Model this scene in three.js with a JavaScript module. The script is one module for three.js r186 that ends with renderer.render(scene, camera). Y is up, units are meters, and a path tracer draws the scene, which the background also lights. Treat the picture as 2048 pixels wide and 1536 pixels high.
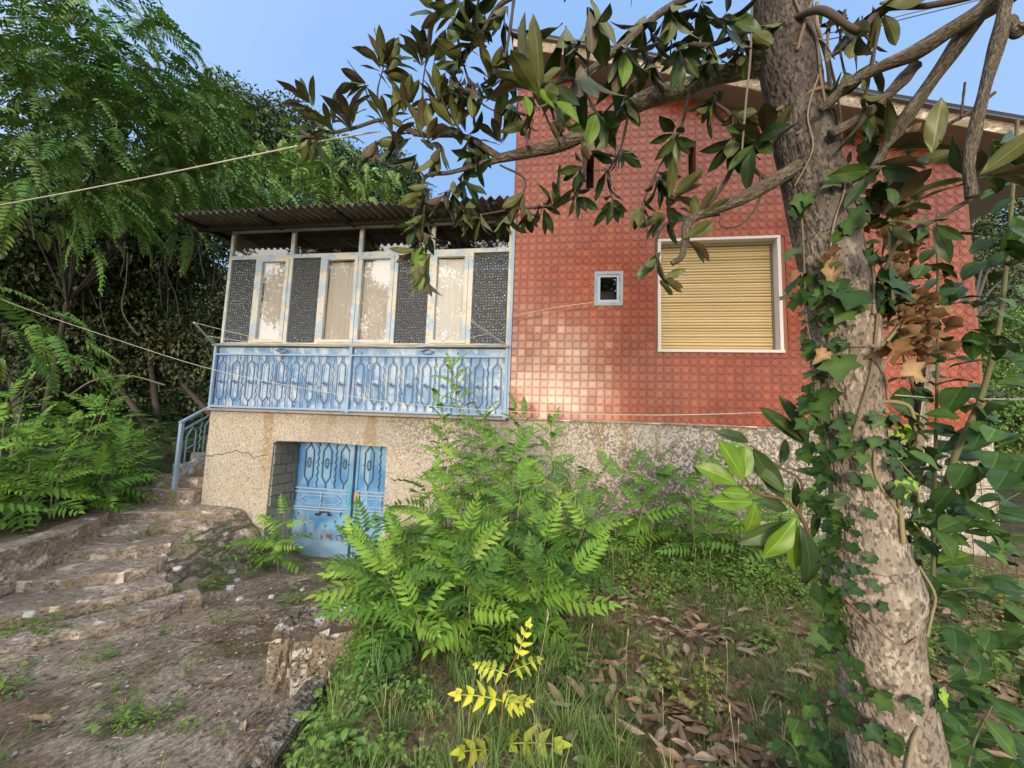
import * as THREE from 'three';
import { mergeGeometries, mergeVertices, toCreasedNormals } from 'three/addons/utils/BufferGeometryUtils.js';
import { RoundedBoxGeometry } from 'three/addons/geometries/RoundedBoxGeometry.js';

// ---------- camera, sky, sun, exposure ----------
const scene = new THREE.Scene();
const V = (x, y, z) => new THREE.Vector3(x, y, z);
const EYE = V(0.794, -0.035, 5.057);
const RIGHT = V(0.98909, 0.03429, -0.14328), UP = V(-0.02009, 0.99485, 0.09937), FWD = V(-0.14595, 0.09541, -0.98468);
const camera = new THREE.PerspectiveCamera(90, 4 / 3, 0.05, 900);
camera.position.copy(EYE);
camera.quaternion.setFromRotationMatrix(new THREE.Matrix4().makeBasis(RIGHT, UP, FWD.clone().negate()));
camera.updateMatrixWorld();
const renderer = new THREE.WebGLRenderer({ antialias: true });
renderer.toneMapping = THREE.LinearToneMapping;
renderer.toneMappingExposure = 1.28;
renderer.shadowMap.enabled = true;

const SUN = V(-0.03, 0.115, 1).normalize();
{ // clear evening sky: pale at the horizon, blue above, warm and bright round the low sun
  const w = 512, h = 256, d = new Float32Array(w * h * 4);
  for (let j = 0; j < h; j++) for (let i = 0; i < w; i++) {
    const el = ((j + 0.5) / h - 0.5) * Math.PI, az = ((i + 0.5) / w - 0.5) * 2 * Math.PI;
    const dir = V(Math.cos(el) * Math.cos(az), Math.sin(el), Math.cos(el) * Math.sin(az));
    const t = Math.min(1, Math.max(0, dir.y) / 0.75), k = Math.pow(1 - t, 1.6);
    let r = 0.14 + 0.27 * k, g = 0.33 + 0.29 * k, b = 0.68 + 0.06 * k;
    const a = Math.acos(Math.min(1, Math.max(-1, dir.dot(SUN)))), gl = Math.exp(-Math.pow(a / 1.05, 1.6));
    r += 2.7 * gl; g += 2.35 * gl; b += 1.9 * gl;
    if (dir.y < 0) { const f = Math.max(0.12, 1 + dir.y * 6); r *= f; g *= f; b *= f; }
    d.set([r, g, b, 1], (j * w + i) * 4);
  }
  const sky = new THREE.DataTexture(d, w, h, THREE.RGBAFormat, THREE.FloatType);
  sky.mapping = THREE.EquirectangularReflectionMapping; sky.magFilter = sky.minFilter = THREE.LinearFilter; sky.needsUpdate = true;
  scene.background = sky; scene.environment = sky;
}
const sun = new THREE.DirectionalLight(new THREE.Color(1, 0.82, 0.58), 2.0);
sun.position.copy(SUN).multiplyScalar(30); sun.castShadow = true; sun.shadow.radius = 22;
Object.assign(sun.shadow.camera, { left: -12, right: 12, top: 12, bottom: -12, near: 1, far: 70 });
scene.add(sun);

// ---------- helpers ----------
let seed = 7;
const rnd = () => { seed = (seed + 0x6D2B79F5) | 0; let t = Math.imul(seed ^ (seed >>> 15), 1 | seed); t = (t + Math.imul(t ^ (t >>> 7), 61 | t)) ^ t; return ((t ^ (t >>> 14)) >>> 0) / 4294967296; };
const rr = (a, b) => a + (b - a) * rnd();
const lerp = (a, b, t) => a + (b - a) * t, clamp = (x, a = 0, b = 1) => Math.min(b, Math.max(a, x));
const sst = (a, b, x) => { const t = clamp((x - a) / (b - a)); return t * t * (3 - 2 * t); };
const pick = (a) => a[Math.floor(rnd() * a.length)];
// a point of the place seen at a pixel of the photograph, at a distance in metres along the view axis
const at = (px, py, d) => EYE.clone().addScaledVector(FWD, d).addScaledVector(RIGHT, d * (px - 1024) / 768).addScaledVector(UP, d * (768 - py) / 768);
const hash = (x, y) => { let n = Math.imul(x | 0, 374761393) + Math.imul(y | 0, 668265263); n = Math.imul(n ^ (n >>> 13), 1274126177); return ((n ^ (n >>> 16)) >>> 0) / 4294967296; };
const mod = (a, n) => ((a % n) + n) % n;
function vn(x, y, p = 4096) { const xi = Math.floor(x), yi = Math.floor(y), fx = x - xi, fy = y - yi, u = fx * fx * (3 - 2 * fx), v = fy * fy * (3 - 2 * fy), a = mod(xi, p), b = mod(xi + 1, p), c = mod(yi, p), d = mod(yi + 1, p); return lerp(lerp(hash(a, c), hash(b, c), u), lerp(hash(a, d), hash(b, d), u), v); }
function fbm(x, y, o = 4, p = 4096) { let s = 0, a = 0.5, n = 0; for (let i = 0; i < o; i++) { s += a * vn(x + i * 17, y + i * 31, p); n += a; a *= 0.5; x *= 2; y *= 2; p *= 2; } return s / n; }
const enc = (v) => Math.round(255 * (v <= 0.0031308 ? 12.92 * v : 1.055 * Math.pow(clamp(v), 1 / 2.4) - 0.055));
function tex(w, h, fn, color = true) { // fn(u, v) gives linear colour (or a number)
  const d = new Uint8Array(w * h * 4);
  for (let j = 0; j < h; j++) for (let i = 0; i < w; i++) {
    const c = fn((i + 0.5) / w, (j + 0.5) / h), k = (j * w + i) * 4;
    if (typeof c === 'number') d[k] = d[k + 1] = d[k + 2] = Math.round(255 * clamp(c));
    else { d[k] = enc(clamp(c[0])); d[k + 1] = enc(clamp(c[1])); d[k + 2] = enc(clamp(c[2])); }
    d[k + 3] = 255;
  }
  const t = new THREE.DataTexture(d, w, h); t.wrapS = t.wrapT = THREE.RepeatWrapping; t.magFilter = t.minFilter = THREE.LinearFilter;
  if (color) t.colorSpace = THREE.SRGBColorSpace; t.needsUpdate = true; return t;
}
const rep = (t, x, y, ox = 0, oy = 0) => { const c = t.clone(); c.repeat.set(x, y); c.offset.set(ox, oy); c.needsUpdate = true; return c; };
const mix3 = (a, b, t) => [lerp(a[0], b[0], t), lerp(a[1], b[1], t), lerp(a[2], b[2], t)];
const C = (r, g, b) => new THREE.Color().setRGB(r, g, b);
const M = (c, rough, o = {}) => new THREE.MeshStandardMaterial({ color: C(...c), roughness: rough, side: THREE.DoubleSide, ...o });
const P = (c, rough, o = {}) => new THREE.MeshPhysicalMaterial({ color: C(...c), roughness: rough, side: THREE.DoubleSide, ...o });

const taken = {};
const numbered = (n) => { const k = taken[n] = (taken[n] ?? -1) + 1; return k ? n + '_' + String(k).padStart(3, '0') : n; };
function tag(o, label, category, group, kind) { if (label) o.userData.label = label; if (category) o.userData.category = category; if (group) o.userData.group = group; if (kind) o.userData.kind = kind; return o; }
function thing(name, label, category, group) { const o = new THREE.Group(); o.name = numbered(name); scene.add(o); return tag(o, label, category, group); }
function part(name, geo, material, parent, label) {
  const m = new THREE.Mesh(Array.isArray(geo) ? merge(geo) : geo, material); m.name = parent === scene ? numbered(name) : name;
  m.castShadow = m.receiveShadow = true; parent.add(m); if (label) m.userData.label = label; return m;
}
function copies(name, geo, material, list, parent, colors) {
  const m = new THREE.InstancedMesh(geo, material, list.length); m.name = parent === scene ? numbered(name) : name;
  list.forEach((x, i) => m.setMatrixAt(i, x)); if (colors) colors.forEach((c, i) => m.setColorAt(i, c));
  m.castShadow = m.receiveShadow = true; m.userData.kind = 'stuff'; parent.add(m); return m;
}
function merge(gs) { const l = gs.map((g) => { const x = g.index ? g.toNonIndexed() : g.clone(); for (const n of Object.keys(x.attributes)) if (!['position', 'normal', 'uv'].includes(n)) x.deleteAttribute(n); if (!x.attributes.uv) x.setAttribute('uv', new THREE.BufferAttribute(new Float32Array(x.attributes.position.count * 2), 2)); return x; }); return l.length > 1 ? mergeGeometries(l) : l[0]; }
const uvMetres = (g) => { // box-mapped coordinates in metres
  const x = g.index ? g.toNonIndexed() : g; if (!x.attributes.normal) x.computeVertexNormals(); const p = x.attributes.position, n = x.attributes.normal, u = new Float32Array(p.count * 2);
  for (let i = 0; i < p.count; i++) { const ax = Math.abs(n.getX(i)), ay = Math.abs(n.getY(i)), az = Math.abs(n.getZ(i)); const [a, b] = az >= ax && az >= ay ? [p.getX(i), p.getY(i)] : ax >= ay ? [p.getZ(i), p.getY(i)] : [p.getX(i), p.getZ(i)]; u[i * 2] = a; u[i * 2 + 1] = b; }
  x.setAttribute('uv', new THREE.BufferAttribute(u, 2)); return x;
};
// a box from low corner to high corner, edges rounded when r is given
function box(x0, x1, y0, y1, z0, z1, r = 0) { const g = r ? new RoundedBoxGeometry(x1 - x0, y1 - y0, z1 - z0, 1, r) : new THREE.BoxGeometry(x1 - x0, y1 - y0, z1 - z0); g.translate((x0 + x1) / 2, (y0 + y1) / 2, (z0 + z1) / 2); return uvMetres(g); }
function bar(p, q, w, d = w) { const L = p.distanceTo(q), g = new THREE.BoxGeometry(w, L, d); const m = new THREE.Matrix4().makeRotationFromQuaternion(new THREE.Quaternion().setFromUnitVectors(V(0, 1, 0), q.clone().sub(p).normalize())); m.setPosition(p.clone().add(q).multiplyScalar(0.5)); return uvMetres(g.applyMatrix4(m)); }
// a tapering tube through points; rf(t) is its radius, rough adds lumps
function tube(pts, rf, segs = 24, rad = 8, rough = 0, curve = true) {
  const c = curve ? new THREE.CatmullRomCurve3(pts, false, 'centripetal') : null, P0 = [], N = segs + 1;
  for (let i = 0; i < N; i++) P0.push(c ? c.getPoint(i / segs) : pts[i]);
  const pos = [], uv = [], idx = []; let up = V(0.3, 0.2, 1).normalize(), len = 0;
  for (let i = 0; i < N; i++) {
    const tg = P0[Math.min(i + 1, N - 1)].clone().sub(P0[Math.max(i - 1, 0)]).normalize(), s = V().crossVectors(tg, up).normalize(); up = V().crossVectors(s, tg).normalize();
    if (i) len += P0[i].distanceTo(P0[i - 1]);
    for (let j = 0; j <= rad; j++) {
      const a = (j % rad) / rad * 2 * Math.PI; let r = rf(i / segs, a, P0[i]); if (rough) r *= 1 + rough * (fbm(len * 9 + 40, Math.cos(a) * 2 + 9 + Math.sin(a), 3) - 0.5) * 2;
      pos.push(P0[i].x + r * (Math.cos(a) * s.x + Math.sin(a) * up.x), P0[i].y + r * (Math.cos(a) * s.y + Math.sin(a) * up.y), P0[i].z + r * (Math.cos(a) * s.z + Math.sin(a) * up.z)); uv.push(j / rad, len);
    }
  }
  for (let i = 0; i < segs; i++) for (let j = 0; j < rad; j++) { const a = i * (rad + 1) + j, b = a + rad + 1; idx.push(a, b, a + 1, b, b + 1, a + 1); }
  for (const [row, flip] of [[0, 0], [segs, 1]]) { const cidx = pos.length / 3; pos.push(P0[row].x, P0[row].y, P0[row].z); uv.push(0.5, flip ? len : 0); for (let j = 0; j < rad; j++) { const a = row * (rad + 1) + j; flip ? idx.push(a, cidx, a + 1) : idx.push(a, a + 1, cidx); } }
  const g = new THREE.BufferGeometry(); g.setAttribute('position', new THREE.Float32BufferAttribute(pos, 3)); g.setAttribute('uv', new THREE.Float32BufferAttribute(uv, 2)); g.setIndex(idx); g.computeVertexNormals();
  const n = g.attributes.normal; for (let i = 0; i < N; i++) { const a = i * (rad + 1), b = a + rad, x = V(n.getX(a) + n.getX(b), n.getY(a) + n.getY(b), n.getZ(a) + n.getZ(b)).normalize(); n.setXYZ(a, x.x, x.y, x.z); n.setXYZ(b, x.x, x.y, x.z); }
  return g;
}
function poly(shape, depth, z0) { const g = new THREE.ExtrudeGeometry(shape, { depth, bevelEnabled: false }); g.translate(0, 0, z0); return uvMetres(g); }
const shapeOf = (pts) => { const s = new THREE.Shape(); pts.forEach(([x, y], i) => i ? s.lineTo(x, y) : s.moveTo(x, y)); s.closePath(); return s; };
const rectHole = (s, x0, x1, y0, y1) => { const p = new THREE.Path(); p.moveTo(x0, y0); p.lineTo(x0, y1); p.lineTo(x1, y1); p.lineTo(x1, y0); p.closePath(); s.holes.push(p); };
// a transform with its z axis along dir and its y axis near up
function pose(p, dir, up, s = 1) { const z = dir.clone().normalize(); let x = V().crossVectors(up, z); if (x.lengthSq() < 1e-6) x = V(1, 0, 0); x.normalize(); const y = V().crossVectors(z, x); const m = new THREE.Matrix4().makeBasis(x, y, z); if (s.x !== undefined) m.scale(s); else m.scale(V(s, s, s)); m.setPosition(p); return m; }
function put(name, geo, material, m, parent) { const o = part(name, geo, material, parent); m.decompose(o.position, o.quaternion, o.scale); return o; }

// leaves of one plant: those that show largest each a part, the rest one part
function putLeaves(list, parent, rest = 'foliage', name = 'leaf', most = 296) {
  const by = [...list].sort((a, b) => a.far - b.far); by.slice(0, most).forEach((q) => { const o = put(name, q.geo, q.mat, q.m, parent); if (q.label) o.userData.label = q.label; });
  const left = by.slice(most); if (left.length) part(rest, mergeGeometries(left.map((q) => { const g = q.geo.clone(); g.applyMatrix4(q.m); return g; })), left[0].mat, parent).userData.kind = 'stuff';
}
const leafAt = (geo, mat, m, label) => { const p = V().setFromMatrixPosition(m), v = p.clone().sub(EYE), d = v.dot(FWD); return { geo, mat, m, label, far: v.length() / V().setFromMatrixScale(m).z + (d < 0 || Math.abs(v.dot(UP)) > d * 1.02 || Math.abs(v.dot(RIGHT)) > d * 1.36 ? 1e4 : 0) }; };
// ---------- leaf shapes ----------
// a leaf along +z, face up +y. two: [upper colour, lower colour] gives it two faces
function leafGeo({ L = 0.15, W = 0.03, seg = 6, fold = 0.35, droop = 0.1, tip = 1, wav = 0, two = null, peak = 0.5 }) {
  const pos = [], col = [], idx = [];
  const sheet = (off, c, flip) => {
    const b = pos.length / 3;
    for (let i = 0; i <= seg; i++) {
      const t = i / seg, q = Math.pow(t, Math.log(0.5) / Math.log(peak)), w = W * Math.pow(Math.sin(Math.PI * clamp(q, 0.001, 0.999)), tip);
      for (const s of [-1, -0.58, -0.09, 0, 0.09, 0.58, 1]) {
        const y = fold * (0.35 * Math.abs(s) + 0.65 * s * s) * w - droop * L * t * t + wav * W * Math.sin(t * 11 + s * 2) * Math.abs(s) + off;
        pos.push(s * w, y, L * t * (1 - droop * 0.3 * t)); const v = (s === 0 ? 1.9 : Math.abs(s) < 0.6 ? 1.04 : 0.9) * (0.86 + 0.28 * hash(i * 7 + Math.round(s * 9), Math.round(L * 1000) + i)); col.push(c[0] * v, c[1] * v, c[2] * v);
      }
    }
    for (let i = 0; i < seg; i++) for (let s = 0; s < 6; s++) { const a = b + i * 7 + s, d = a + 7; flip ? idx.push(a, a + 1, d, d, a + 1, d + 1) : idx.push(a, d, a + 1, d, d + 1, a + 1); }
  };
  if (two) { sheet(0.0006, two[0], false); sheet(-0.0006, two[1], true); } else sheet(0, [1, 1, 1], false);
  const g = new THREE.BufferGeometry(); g.setAttribute('position', new THREE.Float32BufferAttribute(pos, 3)); g.setAttribute('color', new THREE.Float32BufferAttribute(col, 3)); g.setIndex(idx); g.computeVertexNormals(); return g;
}
// a feather-shaped compound leaf along +z: n pairs of leaflets
function compoundGeo({ L = 0.5, n = 9, ll = 0.1, lw = 0.016, droop = 0.25, seg = 3, hang = 0.35, round = 1 }) {
  const pos = [], col = [], idx = [], spine = (t) => V(0, -droop * L * t * t + 0.02 * L * Math.sin(t * 3), L * t * (1 - 0.25 * droop * t));
  const tri = (a, b, c) => idx.push(a, b, c), v = (p, c) => { pos.push(p.x, p.y, p.z); col.push(c, c, c); return pos.length / 3 - 1; };
  for (let i = 0; i < 6; i++) { const a = spine(i / 6), b = spine((i + 1) / 6), w = 0.0035 * (1 - i / 8); const q = [v(V(a.x - w, a.y, a.z), 1.3), v(V(a.x + w, a.y, a.z), 1.3), v(V(b.x - w, b.y, b.z), 1.3), v(V(b.x + w, b.y, b.z), 1.3)]; tri(q[0], q[2], q[1]); tri(q[2], q[3], q[1]); }
  const leaflet = (p, dir, up, len, wid, shade) => {
    const z = dir.clone().normalize(), x = V().crossVectors(up, z).normalize(), y = V().crossVectors(z, x), rows = [];
    for (let i = 0; i <= seg; i++) {
      const t = i / seg, w = wid * (i === 0 ? 0.15 : i === seg ? 0 : round === 1 ? Math.pow(1 - t, 0.7) * 1.25 : Math.sin(Math.PI * Math.pow(t, 0.8))), c = p.clone().addScaledVector(z, len * t).addScaledVector(y, -0.18 * len * t * t);
      rows.push(i === seg ? [v(c, shade)] : [v(c.clone().addScaledVector(x, -w).addScaledVector(y, w * 0.3), shade), v(c, shade * 1.15), v(c.clone().addScaledVector(x, w).addScaledVector(y, w * 0.3), shade)]);
    }
    for (let i = 0; i < seg; i++) { const a = rows[i], b = rows[i + 1]; if (b.length === 3) for (let s = 0; s < 2; s++) { tri(a[s], b[s], a[s + 1]); tri(b[s], b[s + 1], a[s + 1]); } else for (let s = 0; s < 2; s++) tri(a[s], b[0], a[s + 1]); }
  };
  for (let i = 0; i < n; i++) {
    const t = 0.2 + 0.76 * i / (n - 1), p = spine(t), sz = Math.sin(Math.PI * (0.2 + 0.62 * t)) * (1 - 0.35 * t * t);
    for (const s of [-1, 1]) if (rnd() > 0.05) leaflet(p.clone().add(V(0, 0, rr(-0.006, 0.006))), V(s, -hang * rr(0.5, 1.4), 0.3 + 0.5 * t + rr(-0.12, 0.12)), V(0.1 * s, 1, rr(0, 0.4)), ll * sz * rr(0.88, 1.12), lw * rr(0.9, 1.1), rr(0.85, 1.15));
  }
  leaflet(spine(1), V(0, -0.3, 1), V(0, 1, 0.2), ll * 0.6, lw * 0.8, 1.1);
  const g = new THREE.BufferGeometry(); g.setAttribute('position', new THREE.Float32BufferAttribute(pos, 3)); g.setAttribute('color', new THREE.Float32BufferAttribute(col, 3)); g.setIndex(idx); g.computeVertexNormals(); return g;
}
// a flat lobed leaf along +z from an outline, folded a little along the middle
function lobedGeo(outline, size, fold = 0.2, curl = 0.15, wave = 0) {
  const pos = [0, 0, 0], idx = [], col = [1.4, 1.4, 1.4]; const pts = [...outline, ...outline.slice(0, -1).reverse().map(([x, z]) => [-x, z])];
  pts.forEach(([x, z], i) => { pos.push(x * size, (fold * Math.abs(x) - curl * z * z * 0.5 + wave * Math.sin(i * 2.3)) * size, z * size); col.push(0.95, 0.95, 0.95); });
  pts.forEach((_, i) => { if (i < pts.length - 1) idx.push(0, i + 2, i + 1); }); pos[2] = 0.35 * size; pos[1] = 0.02 * size;
  idx.push(0, 1, pts.length);
  const g = new THREE.BufferGeometry(); g.setAttribute('position', new THREE.Float32BufferAttribute(pos, 3)); g.setAttribute('color', new THREE.Float32BufferAttribute(col, 3)); g.setIndex(idx); g.computeVertexNormals(); return g;
}
const vary = (n, f) => Array.from({ length: n }, f);
const leafMat = (c, rough = 0.5, o = {}) => P(c, rough, { vertexColors: true, specularIntensity: 0.4, ...o });

// ---------- the ground ----------
const interp = (pts, z) => { for (let i = 0; i < pts.length - 1; i++) { const [a, p] = pts[i], [b, q] = pts[i + 1]; if (z >= b) return lerp(p, q, clamp((z - a) / (b - a))); } return pts[pts.length - 1][1]; };
const yardEdge = (z) => interp([[3.8, -0.32], [2.9, -0.52], [2.2, -0.8], [0.3, -1.5], [0, -1.6]], z);
const hillEdge = (z) => interp([[5, -4.2], [2.2, -4.3], [1.1, -4.72], [0.5, -5.15], [0, -5.6], [-3, -5.7]], z);
const climb = (x, z) => (x + 3.2) * -0.72 + (z - 1.95) * -0.69;
function H(x, z) {
  const ramp = -2.2 + 0.1 * (clamp(z, -0.7, 7) + 0.5), e = yardEdge(z);
  const yard = -1.5 + 0.035 * clamp(x, -2, 6) - 0.03 * sst(2, 4, z) + 0.05 * (fbm(x * 1.3 + 5, z * 1.3 + 9, 3) - 0.5);
  let h = lerp(ramp, yard, sst(e - 0.06, e + 0.16, x));
  const t = climb(x, z), st = -2.05 + 0.24 * Math.min(t, 2.3);
  h = lerp(h, Math.max(h, st), sst(-3.1, -3.95, x));
  const u = hillEdge(z) - x;
  const hill = -1.42 + 0.17 * Math.max(0, u) + 0.12 * Math.max(0, -z) + 0.012 * Math.max(0, -z - 6) * Math.max(0, -z - 6) * 0.5;
  h = lerp(h, hill, sst(-0.05, 0.18, u));
  if (z < -0.4) h = lerp(h, Math.max(h, -1.3 + 0.16 * (-z) + 0.004 * z * z), sst(-5.5, -9, z));
  if (x > 6) h += 0.1 * (x - 6) * sst(6, 14, x);
  h += 0.03 * (fbm(x * 2.2 + 70, z * 2.2 + 30, 4) - 0.5) * sst(-8, 0, z) + 0.012 * (fbm(x * 11, z * 11 + 400, 2) - 0.5);
  return Math.min(h, 26);
}
const groundTex = tex(1024, 1024, (u, v) => { // straw, soil crumbs and grit
  const n = fbm(u * 8, v * 8, 5, 8), f = fbm(u * 90, v * 34 + u * 20, 3, 4096), g = fbm(u * 64, v * 64, 3, 64), s = hash(Math.floor(u * 512), Math.floor(v * 512));
  const k = 0.55 + 0.5 * n + 0.5 * (g - 0.5) + (f > 0.62 ? 0.55 * (f - 0.62) * 5 : 0) + (s > 0.985 ? 0.5 : 0) - (f < 0.36 ? 0.3 : 0);
  return [0.42 * k, 0.4 * k, 0.38 * k];
});
const groundBump = tex(1024, 1024, (u, v) => 0.5 * fbm(u * 40, v * 40, 4, 40) + 0.5 * fbm(u * 120, v * 60 + u * 30, 2, 4096), false);
{
  const ax = (parts) => { const a = []; for (const [s, e, d] of parts) for (let x = s; x < e - 1e-6; x += d) a.push(x); return a; };
  const xs = ax([[-160, -40, 12], [-40, -12, 2], [-12, -6, 0.3], [-6, 5, 0.06], [5, 10, 0.3], [10, 40, 2], [40, 161, 12]]), zs = ax([[-200, -40, 12], [-40, -12, 2], [-12, -1, 0.3], [-1, 4.6, 0.06], [4.6, 10, 0.3], [10, 40, 2], [40, 121, 12]]);
  const pos = [], col = [], uv = [], idx = [];
  for (const z of zs) for (const x of xs) {
    pos.push(x, H(x, z), z); uv.push(x * 0.7, z * 0.7);
    const e = yardEdge(z), onRamp = 1 - sst(e - 0.05, e + 0.15, x), n = fbm(x * 1.6 + 3, z * 1.6 + 8, 4), m = fbm(x * 5 + 30, z * 5 + 3, 3);
    let c = mix3([0.26, 0.2, 0.135], [0.16, 0.15, 0.07], sst(0.4, 0.65, n)); // leaf mould and mossy soil
    const conc = mix3(mix3([0.36, 0.325, 0.29], [0.2, 0.16, 0.12], sst(0.38, 0.62, n)), [0.55, 0.52, 0.48], sst(0.6, 0.75, m) * 0.7);
    c = mix3(c, conc, onRamp);
    const moss = sst(0.56, 0.7, fbm(x * 2.7 + 60, z * 2.7, 3)); c = mix3(c, [0.11, 0.13, 0.04], moss * 0.6);
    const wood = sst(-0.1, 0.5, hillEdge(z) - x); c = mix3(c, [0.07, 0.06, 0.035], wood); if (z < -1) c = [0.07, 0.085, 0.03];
    col.push(c[0] * 2.95, c[1] * 2.65, c[2] * 2.15);
  }
  const w = xs.length; for (let j = 0; j < zs.length - 1; j++) for (let i = 0; i < w - 1; i++) { const a = j * w + i; idx.push(a, a + w, a + 1, a + 1, a + w, a + w + 1); }
  const g = new THREE.BufferGeometry(); g.setAttribute('position', new THREE.Float32BufferAttribute(pos, 3)); g.setAttribute('color', new THREE.Float32BufferAttribute(col, 3)); g.setAttribute('uv', new THREE.Float32BufferAttribute(uv, 2)); g.setIndex(idx); g.computeVertexNormals();
  const m = M([1, 1, 1], 0.95, { vertexColors: true, map: groundTex, bumpMap: groundBump, bumpScale: 0.03 });
  globalThis.soil = part('ground', g, m, scene); globalThis.soil.userData = { kind: 'structure' };
}
const ground = globalThis.soil;
const onG = (x, z, dy = 0) => V(x, H(x, z) + dy, z);

// ---------- shared surfaces ----------
const stuccoTex = tex(2048, 512, (u, v) => { // 10 m by 2.5 m of spotted render with lichen, rain stains and a few cracks
  const X = u * 10, Y = v * 2.5, n = fbm(X * 1.3, Y * 1.3 + 20, 4), sp = fbm(X * 52, Y * 46, 3), sp2 = fbm(X * 90 + 9, Y * 80, 2);
  const run = fbm(X * 5, Y * 0.7 + 4, 4), dark = sst(0.44, 0.62, fbm(X * 0.55 + 3, Y * 0.8 + 1, 3)) * 0.9 + sst(0.9, 0.1, Y) * 0.25 + sst(5.0, 6.0, X) * 0.35;
  let c = mix3([0.56, 0.49, 0.405], [0.46, 0.395, 0.32], n);
  c = mix3(c, [0.36, 0.25, 0.13], sst(0.58, 0.72, run) * sst(1.0, 2.2, Y) * 0.75);
  c = mix3(c, [0.16, 0.14, 0.125], sst(0.56 - 0.12 * dark, 0.7 - 0.12 * dark, sp) * (0.4 + 0.42 * dark));
  c = mix3(c, [0.1, 0.09, 0.08], sst(0.66, 0.76, sp2) * 0.6); c = mix3(c, [0.72, 0.68, 0.6], sst(0.3, 0.22, sp) * 0.7);
  const cr = Math.abs(Y - 1.84 - 0.12 * (fbm(X * 5 + 3, 7, 3) - 0.5)); if (X < 1.0 && cr < 0.007) c = mix3(c, [0.07, 0.06, 0.05], 0.85); const dk = sst(0.5, 0.68, fbm(X * 1.1 + 40, Y * 1.7, 4)) * 0.35; return mix3(c, [0.24, 0.215, 0.19], dk);
});
const stuccoBump = tex(1024, 256, (u, v) => fbm(u * 400, v * 100, 3) * 0.7 + 0.3 * fbm(u * 60, v * 15, 3), false);
const wallMat = M([1, 1, 1], 0.93, { map: rep(stuccoTex, 0.1, 0.4, 0.45, 0), bumpMap: rep(stuccoBump, 0.1, 0.4, 0.45, 0), bumpScale: 0.012 });
const cementTex = tex(512, 512, (u, v) => { const n = fbm(u * 6, v * 6, 5, 6), s = fbm(u * 60, v * 60, 2, 60), l = fbm(u * 14 + 3, v * 14, 4, 14); let c = mix3([0.12, 0.1, 0.085], [0.26, 0.225, 0.19], n); c = mix3(c, [0.06, 0.055, 0.045], sst(0.55, 0.7, s) * 0.7); c = mix3(c, [0.46, 0.43, 0.39], sst(0.6, 0.78, l) * 0.6); return mix3(c, [0.09, 0.085, 0.03], sst(0.55, 0.7, fbm(u * 9 + 40, v * 9, 3, 9)) * 0.5); });
const cementBump = tex(512, 512, (u, v) => fbm(u * 24, v * 24, 5, 24), false);
const cementMat = M([2.2, 2.05, 1.9], 0.95, { map: rep(cementTex, 0.9, 0.9), bumpMap: rep(cementBump, 0.9, 0.9), bumpScale: 0.03 });
const blueTex = tex(1024, 512, (u, v) => { const X = u * 4, Y = v * 2, n = fbm(X * 5, Y * 5, 4), s = fbm(X * 16 + Y * 5, Y * 9, 3), d = fbm(X * 30, Y * 30, 2); let c = mix3([0.2, 0.36, 0.6], [0.42, 0.56, 0.72], sst(0.35, 0.65, n)); c = mix3(c, [0.62, 0.68, 0.72], sst(0.55, 0.72, s) * 0.7); c = mix3(c, [0.12, 0.07, 0.05], sst(0.8, 0.84, fbm(X * 14 + 7, Y * 14 + 3, 3))); return mix3(c, [0.25, 0.2, 0.18], sst(0.74, 0.8, d) * 0.6); });
const blueMat = M([1, 1, 1], 0.55, { map: rep(blueTex, 0.25, 0.5) }), ironMat = M([0.1, 0.17, 0.29], 0.5), ironLight = M([0.3, 0.42, 0.58], 0.55);
const doorTex = tex(512, 512, (u, v) => { const X = u * 2, Y = v * 2, n = fbm(X * 4, Y * 4, 4); let c = mix3([0.07, 0.25, 0.55], [0.2, 0.42, 0.68], sst(0.3, 0.7, n)); c = mix3(c, [0.36, 0.55, 0.72], sst(0.5, 0.62, fbm(X * 3 + 9, Y * 1.2, 4)) * 0.7); c = mix3(c, [0.03, 0.03, 0.035], sst(0.66, 0.7, fbm(X * 12, Y * 12 + 5, 3)) * sst(0.22, 0.27, v) * sst(0.42, 0.34, v)); return mix3(c, [0.25, 0.13, 0.07], sst(0.62, 0.7, fbm(X * 20, Y * 8, 3)) * sst(0.14, 0.16, v) * sst(0.2, 0.18, v)); });
const doorMat = M([1, 1, 1], 0.5, { map: rep(doorTex, 0.5, 0.5, 0.1, 0.12) });
const frameTex = tex(512, 512, (u, v) => { const n = fbm(u * 8, v * 8, 4, 8), s = fbm(u * 30, v * 30, 3, 30); let c = mix3([0.62, 0.6, 0.52], [0.4, 0.5, 0.6], sst(0.42, 0.62, n)); c = mix3(c, [0.5, 0.36, 0.17], sst(0.6, 0.76, fbm(u * 6 + 3, v * 12, 4, 12)) * 0.5); return mix3(c, [0.2, 0.15, 0.1], sst(0.74, 0.82, s) * 0.6); });
const frameMat = M([1, 1, 1], 0.65, { map: frameTex });
const glassMat = P([1, 1, 1], 0.02, { transmission: 1, thickness: 0, ior: 1.9 });
const darkMat = M([0.012, 0.012, 0.012], 0.9);
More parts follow.
